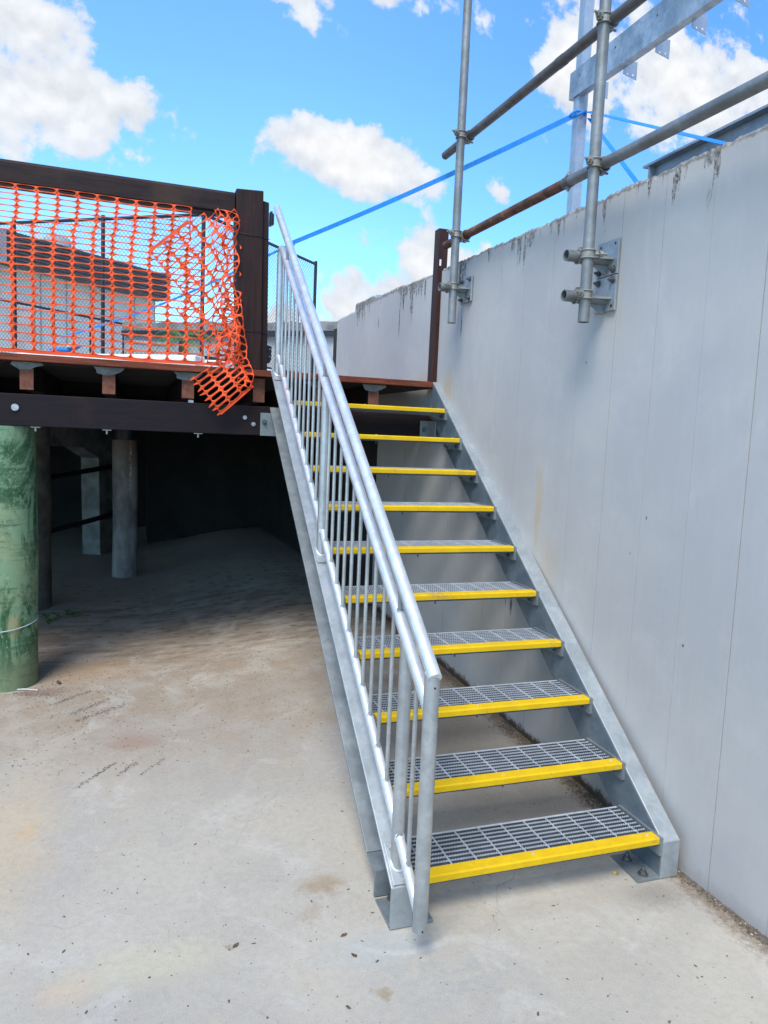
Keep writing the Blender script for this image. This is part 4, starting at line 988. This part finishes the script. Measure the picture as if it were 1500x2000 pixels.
f.build('crown', M['palm'], pm)
# grass behind the plinth
f = MB(); r2 = random.Random(9)
for i in range(2600):
    u = r2.random(); q = Vector((-3.9, 6.85, 0)).lerp(Vector((-2.0, 5.75, 0)), u)+Vector((r2.gauss(0, .1), r2.gauss(.15, .12), 0)); h_ = r2.uniform(.10, .33)*(1-.35*u)*(.65+.6*mnoise.noise(Vector((q.x*4, q.y*4, 0)))+.2); a_ = r2.uniform(0, 6.28); l_ = Vector((math.cos(a_), math.sin(a_), 0))
    b_ = Vector((q.x, q.y, 2.0)); f.add([b_+l_*.006, b_-l_*.006, b_+Vector((r2.gauss(0, .06), r2.gauss(0, .06), h_))], [(0, 1, 2)])
struct(f.build('grass', M['grass']), 'stuff', 'tufts of grass growing behind the white plinth', 'grass')
# tarp bundle and hose at the end of the strap
f = MB(); f.path([(-2.60, 5.62, 2.215), (-2.56, 5.60, 2.235), (-2.50, 5.58, 2.25), (-2.42, 5.56, 2.245), (-2.36, 5.55, 2.27), (-2.30, 5.54, 2.29)], [.006, .022, .018, .030, .022, .006], 9)
tb = tag(f.build('tarp_bundle', M['blue']), 'small rolled blue and white tarp bundle behind the orange net', 'tarp')
f = MB(); f.path([(-2.42, 5.53, 2.275), (-2.38, 5.52, 2.29), (-2.33, 5.52, 2.285)], [.008, .022, .008], 8); f.build('white_fold', M['whitep'], tb)

# ================================================================== DEBRIS, PLANT, SMALL THINGS
r3 = random.Random(21)
def lump(f, x, y, r_, sq=.6, zoff=0):
    z = floor_z(y, x)+.001+zoff; vs = []; a0 = r3.random()*6.28; st_ = r3.uniform(1, 2.4)
    for k_ in range(5):
        a_ = k_*1.2566; rr = r_*r3.uniform(.7, 1.2); px, py = math.cos(a_)*rr*st_, math.sin(a_)*rr; vs.append((x+px*math.cos(a0)-py*math.sin(a0), y+px*math.sin(a0)+py*math.cos(a0), z))
    vs.append((x, y, z+r_*sq)); f.add(vs, [(k_, (k_+1) % 5, 5) for k_ in range(5)])
f = MB()
for i in range(1500): lump(f, r3.uniform(-2.75, -.05), r3.uniform(-1.05, 3.2), r3.choice([.0012, .0015, .002, .0026]))
for i in range(700): lump(f, r3.uniform(-2.4, -.9), r3.uniform(1.6, 3.0), r3.choice([.0015, .002, .003, .0035]))
for i in range(90): lump(f, r3.uniform(-2.6, .0), r3.uniform(-1.0, 1.0), r3.uniform(.0028, .0045))
# swept streaks
STREAKS = [(-2.276, 2.483, -2.083, 2.667, 150, 0.012), (-2.170, 2.321, -1.977, 2.515, 170, 0.013), (-2.138, 2.219, -1.893, 2.414, 190, 0.013), (-2.089, 1.467, -1.933, 1.678, 120, 0.006), (-1.909, 1.558, -1.831, 1.664, 70, 0.010), (-1.821, 1.526, -1.700, 1.679, 70, 0.006), (-2.50, 2.72, -2.25, 2.62, 160, .025)]
def fl(px, py): return px, py
for (xa, ya, xb, yb, n_, s_) in STREAKS:
    for i in range(int(n_*1.6)):
        t_ = r3.random(); lump(f, lerp(xa, xb, t_)+r3.gauss(0, s_), lerp(ya, yb, t_)+r3.gauss(0, s_*.8), r3.choice([.0009, .0012, .0016, .0026]))
for i in range(600): lump(f, -1.35+r3.gauss(0, .30), 2.45+r3.gauss(0, .16), r3.uniform(.001, .0026))
for i in range(900): lump(f, -1.75+r3.gauss(0, .8), 2.9+r3.gauss(0, .35), r3.uniform(.0015, .004))
struct(f.build('dirt_crumbs', M['crumb']), 'stuff', 'dark crumbs and swept dirt scattered on the slab', 'dirt')
f = MB()
for i in range(9000):
    y = r3.uniform(-1.6, 3.6); x = wall_x(y)-abs(r3.gauss(0, .020 if y < .6 else .040))-.002; lump(f, x, y, r3.choice([.0012, .0018, .0025, .004]), .8)
struct(f.build('wall_foot_soil', M['crumb']), 'stuff', 'strip of soil and grit along the foot of the wall', 'soil')
f = MB()
for i in range(160):
    y = r3.uniform(-1.4, .9); x = wall_x(y)-abs(r3.gauss(0, .04))-.004; lump(f, x, y, r3.uniform(.0012, .003), .8, .002)
struct(f.build('gravel', M['terrace']), 'stuff', 'pale grit grains in the soil along the wall', 'gravel')
# loose leaves on the slab, each its own thing
lv = [(-1.210, .262, .012, 'small dark brown leaf on the slab just left of the stair foot'), (-1.205, .165, .011, 'curled brown leaf in front of the outer stair foot'), (-1.55, .305, .013, 'crumpled brown leaf in the middle of the front slab'), (-1.28, -.03, .009, 'tiny dark leaf near the bottom edge of the slab'), (-2.27, 2.83, .030, 'rusty brown leaf beside the green pile'), (-1.62, -.03, .008, 'tiny dark leaf low on the slab left of centre')]
for x, y, r_, lb in lv:
    f = MB(); a0 = r3.random()*6.28; n_ = 9; vs = []
    for k_ in range(n_):
        t_ = k_/(n_-1); w_ = r_*.42*math.sin(math.pi*(t_*.94+.03)); px = (t_-.5)*2*r_
        for s_ in (-1, 0, 1):
            py = s_*w_; vs.append((x+px*math.cos(a0)-py*math.sin(a0), y+px*math.sin(a0)+py*math.cos(a0), floor_z(y, x)+.002+abs(s_)*r_*.22+.12*r_*math.sin(t_*5)**2))
    f.add(vs, [(3*k_+q, 3*k_+3+q, 3*k_+4+q, 3*k_+1+q) for k_ in range(n_-1) for q in (0, 1)], True)
    tag(f.build('dry_leaf', M['dry'], None, solid=.0008), lb, 'leaf', 'dry leaves lying on the slab')
f = MB(); f.path([(-2.50, 2.76, floor_z(2.7, -2.5)+.006), (-2.44, 2.75, floor_z(2.7, -2.5)+.007), (-2.37, 2.72, floor_z(2.7, -2.5)+.006)], [.004, .006, .005], 8)
tag(f.build('white_peg', M['terrace']), 'white plastic peg lying on the slab by the green pile', 'peg')
# yellow flower head by the foot plate
f = MB()
for k_ in range(7):
    a_ = k_*.9; f.add([(-.128, .315, .004), (-.128+.011*math.cos(a_), .315+.011*math.sin(a_), .010), (-.128+.011*math.cos(a_+.6), .315+.011*math.sin(a_+.6), .004)], [(0, 1, 2)])
tag(f.build('yellow_petal', M['nosing']), 'tiny yellow flower lying by the right stair foot plate', 'flower')
# weed at the pile foot
wd = thing('weed_plant', 'small leafy green weed at the foot of the dark pile', 'weed', (-2.42, 4.3, floor_z(4.3, -2.3)))
f = MB(); g_ = MB()
for i in range(46):
    t_ = r3.random(); cx, cy = -2.50+.27*t_+r3.gauss(0, .03), 4.22+.25*t_+r3.gauss(0, .03); z = floor_z(cy, cx)+r3.uniform(.01, .07)*(1-.5*t_); a_ = r3.random()*6.28; s_ = r3.uniform(.014, .028)
    u = Vector((math.cos(a_), math.sin(a_), r3.uniform(-.4, .5))).normalized(); v = u.cross(Vector((r3.gauss(0, .3), r3.gauss(0, .3), 1))).normalized(); c_ = Vector((cx, cy, z))
    f.add([c_-u*s_, c_-u*s_*.2+v*s_*.7, c_+u*s_, c_-u*s_*.2-v*s_*.7], [(0, 1, 2, 3)])
    if i % 4 == 0: g_.tube((cx, cy, floor_z(cy, cx)), (cx+.01, cy, z), .0015, 5)
for v_ in (g_,): f.v += [] ; o9 = len(f.v); f.v += g_.v; f.f += [[i+o9 for i in q] for q in g_.f]; f.sm += g_.sm
f.build('leaves', M['leaf'], wd)
